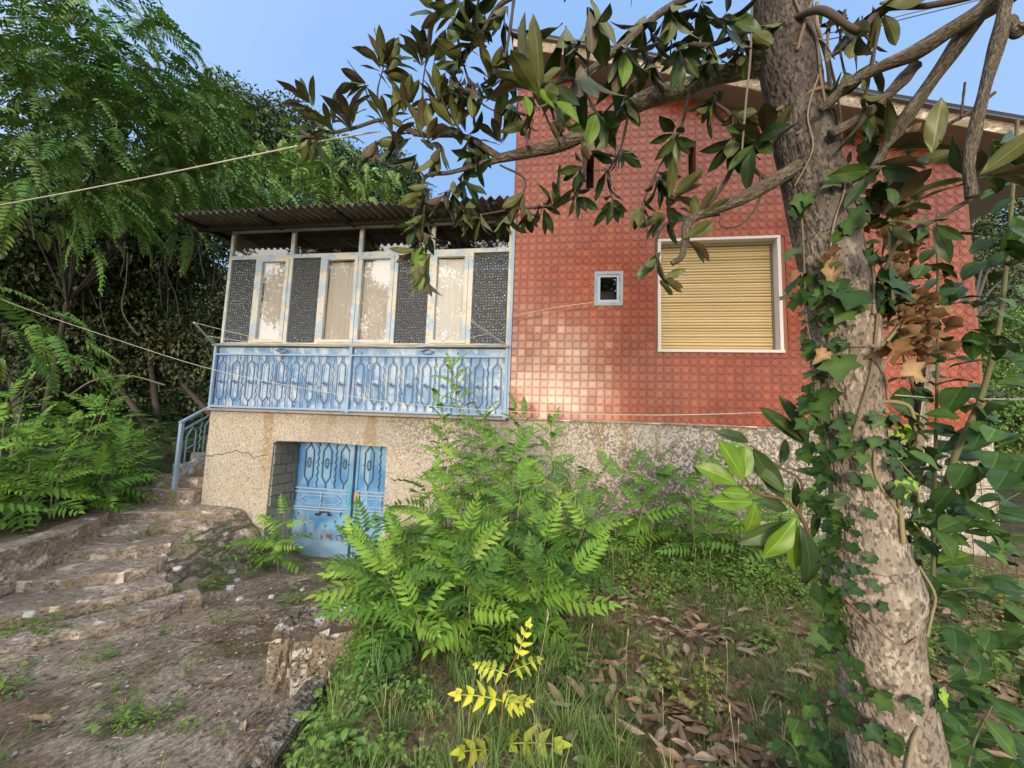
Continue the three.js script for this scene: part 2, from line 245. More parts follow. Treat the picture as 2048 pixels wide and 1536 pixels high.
// pebbled glass: rounded cells with grooves between
const cellPts = vary(144, () => [rnd(), rnd()]);
const cellBump = tex(256, 256, (u, v) => { let a = 9, b = 9; const g = 12, cx = Math.floor(u * g), cy = Math.floor(v * g); for (let j = -1; j < 2; j++) for (let i = -1; i < 2; i++) { const q = cellPts[mod(cy + j, g) * g + mod(cx + i, g)], dx = (cx + i + 0.15 + 0.7 * q[0]) - u * g, dy = (cy + j + 0.15 + 0.7 * q[1]) - v * g, d = Math.hypot(dx, dy); if (d < a) { b = a; a = d; } else if (d < b) b = d; } return sst(0, 0.5, b - a); }, false);
const pebbleMat = P([0.5, 0.52, 0.54], 0.16, { transmission: 0.62, thickness: 0, ior: 1.7, bumpMap: rep(cellBump, 2.2, 2.2), bumpScale: 0.12 });
const clothMat = P([0.66, 0.6, 0.52], 0.9, { transmission: 0.15, thickness: 0 });

// ---------- the house ----------
const roofLine = (x) => 5.295 - 0.311 * x;
const house = thing('tiled_house', 'house with glossy red disc-patterned wall tiles, yellow roller shutter and bare concrete base', 'house');
{
  const WIN = [1.95, 3.345, 0.935, 2.365], SMALL = [1.14, 1.44, 1.555, 1.945], SLOTS = [[0.975, 1.08, 3.17, 3.66], [2.31, 2.4, 3.25, 3.74]];
  const s = shapeOf([[-0.02, -0.02], [5.46, -0.02], [5.46, roofLine(5.46) - 0.2], [-0.02, roofLine(-0.02) - 0.2]]);
  rectHole(s, WIN[0] - 0.02, WIN[1] + 0.02, WIN[2] - 0.02, WIN[3] + 0.02); rectHole(s, ...SMALL); SLOTS.forEach((q) => rectHole(s, ...q));
  const wall = part('front_wall', poly(s, 0.3, -0.312), M([0.3, 0.12, 0.08], 0.9), house);
  part('side_wall', [poly(shapeOf([[-7, -2.4], [-0.32, -2.4], [-0.32, 3.36], [-7, 3.36]]), 0.3, 0).rotateY(-Math.PI / 2).translate(5.44, 0, 0)], M([0.5, 0.42, 0.34], 0.9), house);
  part('rear_wall', [box(-0.02, 5.1, -2.4, 3.4, -7, -6.7)], M([0.5, 0.42, 0.34], 0.9), house); part('inner_side_wall', [poly(shapeOf([[-6.7, -0.1], [-0.32, -0.1], [-0.32, 5.0], [-6.7, 5.0]]), 0.25, 0).rotateY(-Math.PI / 2).translate(0.24, 0, 0)], M([0.45, 0.16, 0.1], 0.8), house);
  // tiles: 104 mm glazed squares with a raised disc
  const tp = 0.1042, prof = [[0.0005, 0.0048], [0.0372, 0.0048], [0.0385, 0.0022], [0.0425, 0.0022], [0.0432, 0.0042], [0.0455, 0.0042], [0.047, 0.0012]].map(([r, h]) => new THREE.Vector2(r, h));
  const disc = toCreasedNormals(new THREE.LatheGeometry(prof, 18).rotateX(Math.PI / 2).translate(0, 0, 0.001), 0.5);
  const curl = (a) => new THREE.TorusGeometry(0.02, 0.0014, 4, 5, 1.5).rotateZ(a).translate(0.05 * Math.cos(a + 0.75) * 0.86, 0.05 * Math.sin(a + 0.75) * 0.86, 0.0022);
  const tileGeo = merge([new RoundedBoxGeometry(0.1028, 0.1028, 0.012, 1, 0.0022).translate(0, 0, -0.0035), disc, ...[0, 1, 2, 3].map((k) => curl(k * Math.PI / 2 + 0.05))]);
  { const p = tileGeo.attributes.position, c = []; for (let i = 0; i < p.count; i++) { const r = Math.hypot(p.getX(i), p.getY(i)), k = p.getZ(i) < 0.0015 ? 0.3 : r > 0.0376 && r < 0.0429 ? 0.22 : 1; c.push(k, k, k); } tileGeo.setAttribute('color', new THREE.Float32BufferAttribute(c, 3)); }
  const tones = [[0.27, 0.048, 0.016], [0.31, 0.058, 0.02], [0.34, 0.068, 0.024], [0.37, 0.08, 0.03], [0.4, 0.095, 0.038], [0.33, 0.082, 0.038]].map((c) => P(c, 0.5, { clearcoat: 0.7, clearcoatRoughness: 0.22, specularIntensity: 0.4, vertexColors: true }));
  const spots = [];
  for (let j = 0; j < 52; j++) for (let i = 0; i < 53; i++) {
    const x = 0.055 + i * tp, y = 0.052 + j * tp; if (x > 5.44 || y + 0.02 > roofLine(x) - 0.22) continue;
    const inside = (q, m) => x > q[0] - m && x < q[1] + m && y > q[2] - m && y < q[3] + m;
    if (inside(WIN, 0.045) || inside(SMALL, 0.035) || SLOTS.some((q) => inside(q, 0.03))) continue;
    const p = V(x, y, 0), m = new THREE.Matrix4().makeRotationFromEuler(new THREE.Euler(rr(-0.016, 0.016), rr(-0.016, 0.016), rr(-0.012, 0.012))); m.setPosition(x, y, rr(-0.001, 0.001));
    spots.push({ tone: Math.floor(clamp(fbm(x * 1.1 + 20, y * 0.8 + 5, 3) * 1.6 - 0.3 + rr(-0.22, 0.22), 0, 0.999) * 6), m, d: p.distanceTo(EYE), hid: x > 3.55 && x < 4.5 });
  }
  const order = [...spots].sort((a, b) => (a.hid - b.hid) || a.d - b.d);
  order.slice(0, 300).forEach((t) => put('tile', tileGeo, tones[t.tone], t.m, wall));
  const restT = order.slice(300); copies('tiling', tileGeo, P([1, 1, 1], 0.5, { clearcoat: 0.7, clearcoatRoughness: 0.22, specularIntensity: 0.4, vertexColors: true }), restT.map((t) => t.m), wall, restT.map((t) => tones[t.tone].color));
  for (const q of SLOTS) part('vent_slot', [box(q[0], q[1], q[2], q[3], -0.33, -0.32)], darkMat, house);
  // concrete base with the cellar doorway
  const b = shapeOf([[0.02, -2.5], [5.46, -2.5], [5.47, -0.0], [4.4, 0.012], [3.1, -0.004], [2.2, 0.01], [1.1, 0.0], [0.02, 0.008]]), DW = [-3.41, -1.67, -0.44];
  const lf = shapeOf([[-4.5, -2.5], [DW[0] - 0.03, -2.5], [DW[0], DW[2] - 0.03], [DW[0] + 0.05, DW[2]], [-2.6, DW[2] + 0.012], [-1.9, DW[2] - 0.012], [DW[1], DW[2] - 0.01], [DW[1] + 0.03, -2.5], [0.02, -2.5], [0.02, -0.036], [-4.5, -0.036]]);
  const base = part('base_wall', [poly(b, 0.6, -0.57), poly(lf, 0.62, -0.62)], wallMat, house);
  const blockMats = [[0.33, 0.29, 0.24], [0.3, 0.27, 0.23], [0.37, 0.32, 0.26]].map((c) => M(c, 0.95, { bumpMap: rep(cementBump, 2, 2), bumpScale: 0.02 }));
  for (let r = 0; r < 6; r++) for (let k = -1; k < 3; k++) { const z1 = -0.03 - (k + (r % 2) * 0.5) * 0.27, z0 = Math.max(z1 - 0.258, -0.5), zz = Math.min(z1, -0.03), y1 = -0.5 - r * 0.148; if (zz - z0 > 0.05) part('block', [box(-3.45, -3.398 + rr(0, 0.012), y1 - 0.138, y1, z0, zz, 0.008)], pick(blockMats), base); }
  part('ledge', [box(-0.0, 5.46, -0.02, -0.001, -0.02, 0.052, 0.006)], cementMat, base);
  part('side_wall', [box(-4.5, -4.2, -2.5, -0.036, -2.2, -0.622), box(-4.2, -4.0, -2.5, -0.04, -2.2, -2)], wallMat, house);
  // cellar door: two sheet-metal leaves with bars
  const dz = -0.55, door = part('cellar_door', [box(-3.42, -2.445, -2.25, -0.4, dz - 0.03, dz, 0.004), box(-2.405, -1.55, -2.25, -0.4, dz - 0.03, dz, 0.004)], doorMat, house);
  part('gap_post', [box(-2.445, -2.405, -2.25, -0.4, dz - 0.06, dz - 0.02)], M([0.02, 0.035, 0.06], 0.6), door);
  const zb = dz + 0.02, w = 0.014;
  const lozenge = (x) => { const y0 = -1.16, y1 = -0.5, a = 0.07; return [[0, y1 + 0.05, 0, y1], [0, y1, -a, y1 - 0.1], [-a, y1 - 0.1, -a, y0 + 0.16], [-a, y0 + 0.16, 0, y0 + 0.06], [0, y0 + 0.06, a, y0 + 0.16], [a, y0 + 0.16, a, y1 - 0.1], [a, y1 - 0.1, 0, y1], [0, y0 + 0.06, 0, y0 - 0.02], [-0.1, -0.79, 0.1, -0.79]].map(([p, q, r2, s2]) => bar(V(x + p, q, zb), V(x + r2, s2, zb), w)); };
  const oval = (x) => new THREE.TorusGeometry(0.026, 0.006, 6, 16).scale(1, 2.6, 1).translate(x, -0.79, zb + 0.006);
  const twist = (x, y0, y1, z, r = 0.009, turns = 7) => { const p = []; for (let i = 0; i <= 40; i++) { const t = i / 40, k = sst(0, 0.12, t) * sst(1, 0.88, t); p.push(V(x + r * k * Math.sin(t * turns * 6.28), lerp(y0, y1, t), z + r * k * Math.cos(t * turns * 6.28))); } return tube(p, () => 0.0075, 40, 5, 0, false); };
  globalThis.twist = twist;
  for (const x of [-3.2, -2.9, -2.6, -2.2, -1.84]) part('lozenge_bar', [...lozenge(x), oval(x)], ironMat, door);
  for (const x of [-3.05, -2.75, -2.02, -1.69]) part('twisted_bar', [twist(x, -1.18, -0.42, zb)], ironMat, door);
  for (const [x0, x1] of [[-3.4, -2.5], [-2.38, -1.55]]) {
    const f = []; for (const y of [-1.18, -1.235, -1.46, -1.5]) f.push(box(x0, x1, y - 0.011, y + 0.011, dz + 0.001, dz + 0.03)); part('middle_band', f, ironLight, door);
    const xm = (x0 + x1) / 2, yc = -1.347, q = []; for (const e of [-1, 1]) { const X = (t) => xm + e * t; q.push(bar(V(X(0.42), yc, zb), V(X(0.34), yc, zb), w), bar(V(X(0.34), yc, zb), V(X(0.26), yc + 0.06, zb), w), bar(V(X(0.34), yc, zb), V(X(0.26), yc - 0.06, zb), w), bar(V(X(0.26), yc + 0.06, zb), V(X(0), yc + 0.06, zb), w), bar(V(X(0.26), yc - 0.06, zb), V(X(0), yc - 0.06, zb), w)); } q.push(bar(V(xm, yc + 0.1, zb), V(xm, yc - 0.1, zb), w * 1.4), new THREE.OctahedronGeometry(0.026).translate(xm, yc, zb + 0.01)); part('arrow_bar', q, ironLight, door);
  }
  part('stile', [box(-2.52, -2.448, -2.25, -0.41, dz + 0.001, dz + 0.022), box(-2.402, -2.365, -2.25, -0.41, dz + 0.001, dz + 0.022)], doorMat, door);
  part('lock_plate', [box(-2.4, -2.32, -1.33, -1.2, dz + 0.024, dz + 0.036, 0.004), box(-2.372, -2.352, -1.29, -1.25, dz + 0.037, dz + 0.05)], M([0.45, 0.32, 0.18], 0.6), door);
  part('paint_mark', [bar(V(-2.5, -1.5, dz + 0.0235), V(-2.47, -0.95, dz + 0.0235), 0.03, 0.002)], M([0.1, 0.42, 0.36], 0.7), door);
  // big window with a lowered roller shutter
  const stone = M([0.68, 0.63, 0.58], 0.7, { map: null }), [x0, x1, y0, y1] = WIN;
  const win = part('shuttered_window', [box(x0 - 0.038, x0, y0, y1, -0.16, 0.018), box(x1, x1 + 0.038, y0, y1, -0.16, 0.018), box(x0 - 0.038, x1 + 0.038, y1, y1 + 0.034, -0.16, 0.02), box(x0 - 0.045, x1 + 0.045, y0 - 0.034, y0, -0.16, 0.034)], stone, house);
  part('shutter_box', [box(x0, x1, y1 - 0.03, y1, -0.3, -0.09)], M([0.32, 0.27, 0.22], 0.8), win);
  part('guide_rail', [box(x0, x0 + 0.01, y0, y1 - 0.03, -0.15, -0.1), box(x1 - 0.024, x1, y0, y1 - 0.03, -0.15, -0.1)], M([0.13, 0.12, 0.11], 0.7), win);
  const slatN = 37, sp = (y1 - 0.03 - y0) / slatN, slatM = [[0.57, 0.42, 0.2], [0.61, 0.46, 0.23], [0.53, 0.39, 0.185]].map((c) => M(c, 0.5));
  const slatShape = new THREE.Shape(); slatShape.moveTo(0, 0.0015); slatShape.quadraticCurveTo(-0.011, sp * 0.25, -0.0105, sp * 0.5); slatShape.quadraticCurveTo(-0.0105, sp * 0.85, -0.001, sp * 0.955); slatShape.lineTo(0.002, sp * 0.955); slatShape.lineTo(0.002, 0.0015); slatShape.closePath();
  const slatGeo = new THREE.ExtrudeGeometry(slatShape, { depth: x1 - x0 - 0.03, bevelEnabled: false, curveSegments: 4 }).rotateY(Math.PI / 2).translate(x0 + 0.008, 0, 0);
  for (let i = 0; i < slatN; i++) { const o = part('slat', slatGeo, pick(slatM), win); o.position.set(0, y0 + i * sp, -0.125 + rr(-0.0015, 0.0015)); o.rotation.z = rr(-0.0012, 0.0012); }
  part('shutter_stop', [box(x0 + 0.17, x0 + 0.2, y0, y0 + 0.014, -0.11, -0.06), box(x1 - 0.34, x1 - 0.31, y0, y0 + 0.014, -0.11, -0.06)], darkMat, win);
  part('inner_wall', [box(x0 - 0.05, x1 + 0.05, y0 - 0.05, y1 + 0.05, -0.36, -0.33)], darkMat, house);
  // small pale-blue window
  const [a0, a1, c0, c1] = SMALL, fr = (X0, X1, Y0, Y1, t, z0, z1) => [box(X0, X0 + t, Y0, Y1, z0, z1), box(X1 - t, X1, Y0, Y1, z0, z1), box(X0 + t, X1 - t, Y0, Y0 + t, z0, z1), box(X0 + t, X1 - t, Y1 - t, Y1, z0, z1)];
  const sw = part('small_window', fr(a0 - 0.035, a1 + 0.035, c0 - 0.04, c1 + 0.034, 0.042, -0.1, 0.016), M([0.5, 0.58, 0.66], 0.7, { map: frameTex }), house);
  part('sash', fr(a0 + 0.008, a1 - 0.008, c0 + 0.006, c1 - 0.006, 0.034, -0.04, 0.004), M([0.33, 0.43, 0.54], 0.6), sw);
  part('pane', [box(a0 + 0.04, a1 - 0.04, c0 + 0.04, c1 - 0.04, -0.02, -0.016)], glassMat, sw);
  part('hinge', [box(a1 - 0.012, a1 - 0.004, c1 - 0.11, c1 - 0.06, 0.004, 0.014), box(a1 - 0.012, a1 - 0.004, c0 + 0.05, c0 + 0.1, 0.004, 0.014)], darkMat, sw);
  part('room_backing', [box(a0 - 0.1, a1 + 0.1, c0 - 0.1, c1 + 0.1, -0.5, -0.48)], M([0.1, 0.08, 0.06], 0.9), house);
  // roof: sloping slab, fascia and dark covering
  const rf = (t0, t1, X0, X1, z0, z1) => poly(shapeOf([[X0, roofLine(X0) - t1], [X1, roofLine(X1) - t1], [X1, roofLine(X1) - t0], [X0, roofLine(X0) - t0]]), z1 - z0, z0);
  const roof = part('roof', [rf(0.065, 0.21, -0.05, 6.5, -7.3, 0.29)], M([0.36, 0.3, 0.27], 0.9), house);
  part('fascia', [rf(0.06, 0.212, -0.055, 6.5, 0.291, 0.31)], M([0.62, 0.55, 0.42], 0.9, { map: rep(cementTex, 0.7, 1.4), color: C(3.4, 3.1, 2.5) }), roof);
  part('roof_covering', [rf(-0.01, 0.058, -0.09, 6.55, -7.3, 0.35)], M([0.06, 0.06, 0.065], 0.8), roof); part('drip_edge', [rf(0.045, 0.062, -0.09, 6.55, 0.3, 0.36)], M([0.18, 0.17, 0.17], 0.6), roof);
}
const twist = globalThis.twist;

// ---------- the glazed veranda ----------
const ver = thing('glazed_veranda', 'pale blue glazed veranda with peeling window frames under a corrugated roof', 'veranda');
{
  part('slab', [box(-4.53, -0.005, -0.035, 0, -2.2, 0.1, 0.008)], M([0.5, 0.47, 0.42], 0.8, { map: frameTex }), ver);
  part('parapet_sheet', [box(-4.47, -0.012, 0.012, 0.925, -0.012, 0.0)], blueMat, ver);
  part('back_wall', [box(-4.45, -0.02, 0, 2.85, -2.1, -2.0), box(-4.46, -4.42, 0, 2.75, -2.0, -0.05), box(-4.42, -0.02, 0.001, 0.02, -2, -0.05)], M([0.38, 0.34, 0.3], 0.9), ver);
  // railing
  const rail = part('railing', [box(-4.5, 0.0, 0.8, 0.822, 0.035, 0.06), box(-4.49, -0.0, 0.02, 0.045, 0.035, 0.06), ...[-4.475, -2.275, -0.03].map((x) => box(x - 0.018, x + 0.018, 0, 0.945, 0.028, 0.064))], ironLight, ver);
  part('rail_cap', [box(-4.52, 0.01, 0.935, 0.972, -0.02, 0.085, 0.006)], M([0.6, 0.56, 0.52], 0.8, { map: rep(frameTex, 1, 6) }), rail);
  for (const x of [-3.37, -1.15]) { const q = [[-0.095, 0], [0, 0.045], [0.095, 0], [0, -0.045]]; part('diamond', q.map((p, i) => bar(V(x + p[0], 0.875 + p[1], 0.045), V(x + q[(i + 1) % 4][0], 0.875 + q[(i + 1) % 4][1], 0.045), 0.013, 0.02)), ironMat, rail); }
  const loop = (x) => [[0, 0.8, 0, 0.722], [0, 0.722, -0.058, 0.655], [-0.058, 0.655, -0.058, 0.185], [-0.058, 0.185, 0, 0.115], [0, 0.115, 0.058, 0.185], [0.058, 0.185, 0.058, 0.655], [0.058, 0.655, 0, 0.722], [0, 0.115, 0, 0.04], [-0.058, 0.4, 0.058, 0.4]].map(([a, b, c, d]) => bar(V(x + a, b, 0.046), V(x + c, d, 0.046), 0.0125, 0.014));
  for (const [X, s] of [[-4.457, 0.2415], [-2.255, 0.2465]]) for (let k = 0; k < 9; k++) {
    const x = X + s * (k + 0.5); part('baluster', [...loop(x), new THREE.OctahedronGeometry(0.026).scale(1.1, 0.7, 0.6).translate(x, 0.4, 0.05), bar(V(x - 0.03, 0.41, 0.052), V(x + 0.005, 0.43, 0.052), 0.012), bar(V(x - 0.005, 0.37, 0.052), V(x + 0.03, 0.39, 0.052), 0.012)], ironMat, rail);
    if (k < 8) part('twisted_bar', [twist(X + s * (k + 1), 0.04, 0.8, 0.046, 0.007, 6)], ironMat, rail);
  }
  // frames
  const y0 = 1.0, y1 = 2.3, z0 = -0.045, z1 = 0.004, fr = [box(-4.46, -4.415, 0.972, 2.74, z0, z1), box(-0.06, -0.01, 0.972, 2.74, z0, z1), box(-4.415, -0.06, y1, y1 + 0.06, z0, z1 - 0.001), box(-4.415, -0.06, 0.973, y0, z0, z1 + 0.001), box(-4.46, -0.01, 2.741, 2.79, z0, z1)];
  for (const [a, b] of [[-3.985, -3.93], [-3.415, -3.36], [-2.9, -2.845], [-1.73, -1.676], [-1.2, -1.15], [-0.625, -0.56]]) fr.push(box(a, b, y0, y1, z0, z1));
  for (const x of [-3.39, -2.28, -1.17]) fr.push(box(x - 0.028, x + 0.028, y1 + 0.06, 2.741, z0, z1));
  part('window_frame', fr, frameMat, ver); part('corner_post', [box(-0.009, 0.022, 0.0, 2.9, 0.012, 0.05), box(-0.055, 0.03, 0.0, 0.02, 0.0501, 0.09)], ironLight, ver);
  for (const [a, b] of [[-4.415, -3.985], [-3.36, -2.9], [-1.676, -1.2], [-0.56, -0.06]]) part('pebbled_pane', [box(a, b, y0, y1, -0.025, -0.021)], pebbleMat, ver);
  for (const [a, b] of [[-4.415, -3.418], [-3.362, -2.308], [-2.252, -1.198], [-1.142, -0.06]]) part('transom_pane', [box(a, b, y1 + 0.06, 2.741, -0.025, -0.021)], glassMat, ver);
  const drape = (a, b) => { const g = new THREE.PlaneGeometry(b - a, 1.2, 60, 8).translate((a + b) / 2, 1.65, -0.075), p = g.attributes.position; for (let i = 0; i < p.count; i++) { const x = p.getX(i), y = p.getY(i), k = clamp((2.25 - y) / 1.2); p.setZ(i, -0.075 + 0.008 * Math.sin(x * 70 + 4 * fbm(x * 5, y, 2)) * (0.5 + k) + 0.02 * (fbm(x * 6 + 40, y * 2, 3) - 0.5)); } g.computeVertexNormals(); return g; };
  for (const [a, b] of [[-3.93, -3.415], [-2.845, -2.29], [-2.288, -1.73], [-1.15, -0.625]]) {
    const t = 0.06, c = part('casement', [box(a + 0.003, a + t, y0 + 0.004, y1 - 0.004, -0.038, 0.014), box(b - t, b - 0.003, y0 + 0.004, y1 - 0.004, -0.038, 0.014), box(a + t, b - t, y0 + 0.004, y0 + 0.05, -0.038, 0.014), box(a + t, b - t, y1 - 0.05, y1 - 0.004, -0.038, 0.014)], frameMat, ver);
    part('pane', [box(a + t, b - t, y0 + 0.05, y1 - 0.05, -0.016, -0.012)], glassMat, c); part('curtain', drape(a + 0.045, b - 0.045), a > -1.5 ? P([0.86, 0.84, 0.8], 0.9, { transmission: 0.15, thickness: 0 }) : clothMat, c);
  }
  // corrugated roof
  const nx = 360, nz = 4, pos = [], idx = [];
  for (const o of [0, -0.007]) for (let j = 0; j <= nz; j++) for (let i = 0; i <= nx; i++) { const x = -4.98 + 4.97 * i / nx, t = j / nz, z = 0.56 - 2.9 * t; pos.push(x, 2.765 + 0.3 * t + 0.027 * Math.cos(x / 0.114 * 2 * Math.PI) + o + 0.01 * (fbm(x * 1.5, t * 3, 2) - 0.5), z + 0.015 * Math.sin(x * 1.6) * (1 - t)); }
  const w = nx + 1, half = w * (nz + 1); for (let j = 0; j < nz; j++) for (let i = 0; i < nx; i++) { const a = j * w + i; idx.push(a, a + 1, a + w, a + 1, a + w + 1, a + w); const b = a + half; idx.push(b, b + w, b + 1, b + 1, b + w, b + w + 1); }
  for (let i = 0; i < nx; i++) idx.push(i, i + half, i + 1, i + 1, i + half, i + half + 1); for (let j = 0; j < nz; j++) { const a = j * w; idx.push(a, a + w, a + half, a + w, a + w + half, a + half); }
  const g = new THREE.BufferGeometry(); g.setAttribute('position', new THREE.Float32BufferAttribute(pos, 3)); g.setIndex(idx); const gg = g.toNonIndexed(); gg.computeVertexNormals();
  part('corrugated_roof', uvMetres(gg), M([1.0, 1, 1], 0.95, { map: cementTex }), ver);
  part('roof_beam', [box(-4.9, -0.02, 2.7, 2.745, 0.12, 0.17), box(-4.95, -0.02, 2.79, 2.83, -0.06, 0.0), ...[-4.8, -3.6, -2.4, -1.2, -0.2].map((x) => bar(V(x, 2.72, 0.5), V(x, 2.95, -2), 0.05, 0.04))], M([0.035, 0.03, 0.028], 0.9), ver);
  for (const [p, q] of [[V(-4.5, 0.95, 0.05), at(388, 645, 5.2)], [V(-0.05, 0.97, 0.05), at(942, 642, 4.75)]]) part('line_bracket', [bar(p, q, 0.022, 0.022)], M([0.42, 0.42, 0.42], 0.6), ver);
}

// ---------- steps, kerbs, stones, handrail ----------
// a slab from an outline (x, z points), top at y, with worn uneven edges
function slab(pts, y, h, rough = 0.045) {
  const sh = new THREE.Shape(); const dense = []; pts.forEach((p, i) => { const q = pts[(i + 1) % pts.length], n = Math.max(1, Math.round(Math.hypot(q[0] - p[0], q[1] - p[1]) / 0.07)); for (let k = 0; k < n; k++) dense.push([lerp(p[0], q[0], k / n), lerp(p[1], q[1], k / n)]); });
  dense.forEach(([x, z], i) => { const X = x + rough * 2 * (fbm(x * 6 + 9, z * 6 + y * 7, 3) - 0.5), Z = z + rough * 2 * (fbm(x * 6 + 50, z * 6 + y * 5, 3) - 0.5); i ? sh.lineTo(X, -Z) : sh.moveTo(X, -Z); });
  const g = new THREE.ExtrudeGeometry(sh, { depth: h, bevelEnabled: true, bevelThickness: 0.015, bevelSize: 0.015, bevelSegments: 2 }).rotateX(-Math.PI / 2).translate(0, y - h - 0.015, 0), p = g.attributes.position;
  for (let i = 0; i < p.count; i++) { const x = p.getX(i), z = p.getZ(i), Y = p.getY(i); p.setY(i, Y + rough * 0.7 * (fbm(x * 3 + 5, z * 3, 3) - 0.5)); }
  g.deleteAttribute('normal'); g.deleteAttribute('uv'); const m = mergeVertices(g, 1e-3).toNonIndexed(); m.computeVertexNormals(); return uvMetres(m);
}
{
  const st = thing('stone_steps', 'wide weathered concrete steps fanning up beside the house towards the wood', 'steps');
  const E0 = [[-3.55, 2.75], [-3.0, 2.08], [-2.75, 1.1], [-3.2, 0.9]];
  const edges = [[[-4.1, 2.55], [-3.7, 2.12], [-3.33, 1.78], [-3.2, 1.5]], [[-4.6, 2.15], [-4.1, 1.84], [-3.64, 1.58], [-3.55, 1.35]], [[-4.95, 1.75], [-4.4, 1.46], [-3.98, 1.24], [-3.8, 1.0]], [[-5.3, 1.32], [-4.85, 1.02], [-4.4, 0.72], [-3.95, 0.45]], [[-5.6, 1.0], [-5.0, 0.72], [-4.5, 0.5], [-3.8, 0.14]]];
  [-1.8, -1.7, -1.6, -1.5, -1.41].forEach((y, i) => { const a = edges[i], far = i < 4 ? edges[i + 1].map(([x, z]) => [x - 0.12, z - 0.14]) : [[-6.2, 0.6], [-5.7, 0.0], [-5.0, -0.1], [-4.3, -0.05]]; part('step', slab([...a, ...far.slice().reverse()], y, 0.3), cementMat, st); });
  part('bottom_kerb', slab([[-3.75, 3.05], [-3.35, 2.58], [-2.98, 2.1], [-2.78, 1.55], [-2.95, 1.4], [-3.15, 1.75], [-3.45, 2.2], [-3.95, 2.75]], -1.86, 0.2), cementMat, st);
  part('outer_kerb', slab([[-3.95, 3.3], [-4.2, 2.4], [-4.5, 1.5], [-4.85, 0.95], [-5.3, 0.55], [-5.45, 0.68], [-5.0, 1.1], [-4.68, 1.6], [-4.38, 2.45], [-4.15, 3.35]], -1.37, 0.4, 0.04), cementMat, st);
  // cheek wall: sloping top edge down along the right end of the steps
  const ck = []; const top = [[-3.8, 0.1, -1.4], [-3.86, 0.5, -1.47], [-3.83, 0.95, -1.62], [-3.72, 1.3, -1.78], [-3.5, 1.5, -1.9]];
  const gC = new THREE.PlaneGeometry(1, 1, 24, 24), pC = gC.attributes.position;
  for (let i = 0; i < pC.count; i++) { const u = pC.getX(i) + 0.5, v = pC.getY(i) + 0.5, k = u * (top.length - 1), a = Math.min(top.length - 2, Math.floor(k)), f = k - a, T = [0, 1, 2].map((q) => lerp(top[a][q], top[a + 1][q], f)); const fx = lerp(-3.12, -3.2, u), fz = lerp(-0.05, 1.55, u), fy = -2.3; const e = Math.pow(1 - v, 1.1), n = 0.07 * (fbm(u * 6 + 3, v * 6, 4) - 0.5); pC.setXYZ(i, lerp(T[0], fx, e) + n, lerp(T[2], fy, Math.pow(e, 1.35)) + n * 0.6, lerp(T[1], fz, e) + n * 0.5); }
  gC.computeVertexNormals(); part('cheek_wall', [uvMetres(gC)], cementMat, st);
  const up = thing('upper_steps', 'dark concrete steps rising behind the house corner beside the blue handrail', 'steps');
  for (let i = 0; i < 7; i++) part('step', slab([[-5.45, 0.16 - i * 0.27], [-4.52, 0.1 - i * 0.27], [-4.52, -0.25 - i * 0.27], [-5.45, -0.2 - i * 0.27]], -1.2 + i * 0.15, 0.3 + i * 0.1, 0.02), cementMat, up);

  const hr = thing('handrail', 'pale blue iron handrail with lozenge bars at the corner of the veranda', 'handrail'), X = -4.86, sl = 0.56, zt = 0.1, zbk = -1.7, yT = (z) => -0.235 + (zt - z) * sl;
  part('post', [box(X - 0.022, X + 0.022, -1.2, yT(zt) + 0.01, zt - 0.022, zt + 0.022)], ironLight, hr);
  part('top_rail', [bar(V(X, yT(zt + 0.03) + 0.02, zt + 0.03), V(X, yT(zbk) + 0.02, zbk), 0.05, 0.03)], ironLight, hr);
  part('lower_rail', [bar(V(X, yT(zt) - 0.12, zt), V(X, yT(zbk) - 0.12, zbk), 0.024), bar(V(X, yT(zt) - 0.8, zt), V(X, yT(zbk) - 0.8, zbk), 0.024)], ironLight, hr);
  for (let k = 0; k < 6; k++) { const z = zt - 0.17 - k * 0.28, y = yT(z) - 0.12, q = (a, b, c, d) => bar(V(X, y + b - a * sl, z + a), V(X, y + d - c * sl, z + c), 0.014); part('baluster', [q(0, 0, 0, -0.05), q(0, -0.05, -0.07, -0.14), q(0, -0.05, 0.07, -0.14), q(-0.07, -0.14, -0.07, -0.52), q(0.07, -0.14, 0.07, -0.52), q(-0.07, -0.52, 0, -0.61), q(0.07, -0.52, 0, -0.61), q(0, -0.61, 0, -0.68), q(-0.07, -0.33, 0.07, -0.33)], ironLight, hr); part('twisted_bar', [twist(0, yT(z - 0.14) - 0.8, yT(z - 0.14) - 0.12, 0, 0.008, 6).translate(X, 0, z - 0.14)], ironLight, hr); }
}
// a rough stone: a box pushed about by noise
function stone(cx, y0, cz, sx, sy, sz, turn, lump = 0.1, sd = 0) {
  const g = mergeVertices(new THREE.BoxGeometry(1, 1, 1, 16, 14, 16).deleteAttribute('normal').deleteAttribute('uv')), p = g.attributes.position;
  for (let i = 0; i < p.count; i++) { let v = V(p.getX(i), p.getY(i), p.getZ(i)); const r = v.clone().normalize().multiplyScalar(0.62); v.lerp(r, 0.42); const n = fbm(v.x * 3 + sd, v.y * 3 + v.z * 2.3 + 8, 4) - 0.5, m = fbm(v.z * 9 + sd, v.x * 9 + v.y * 7, 3) - 0.5; v.addScaledVector(v.clone().normalize(), lump * (2 * n + 0.6 * m)); p.setXYZ(i, v.x * sx, (v.y + 0.5) * sy, v.z * sz); }
  g.rotateY(turn); g.translate(cx, y0, cz); const x = g.toNonIndexed(); x.computeVertexNormals(); const u = uvMetres(x); const s = mergeVertices(u.clone().deleteAttribute('normal').deleteAttribute('uv'), 1e-4); s.computeVertexNormals(); return uvMetres(s.toNonIndexed());
}
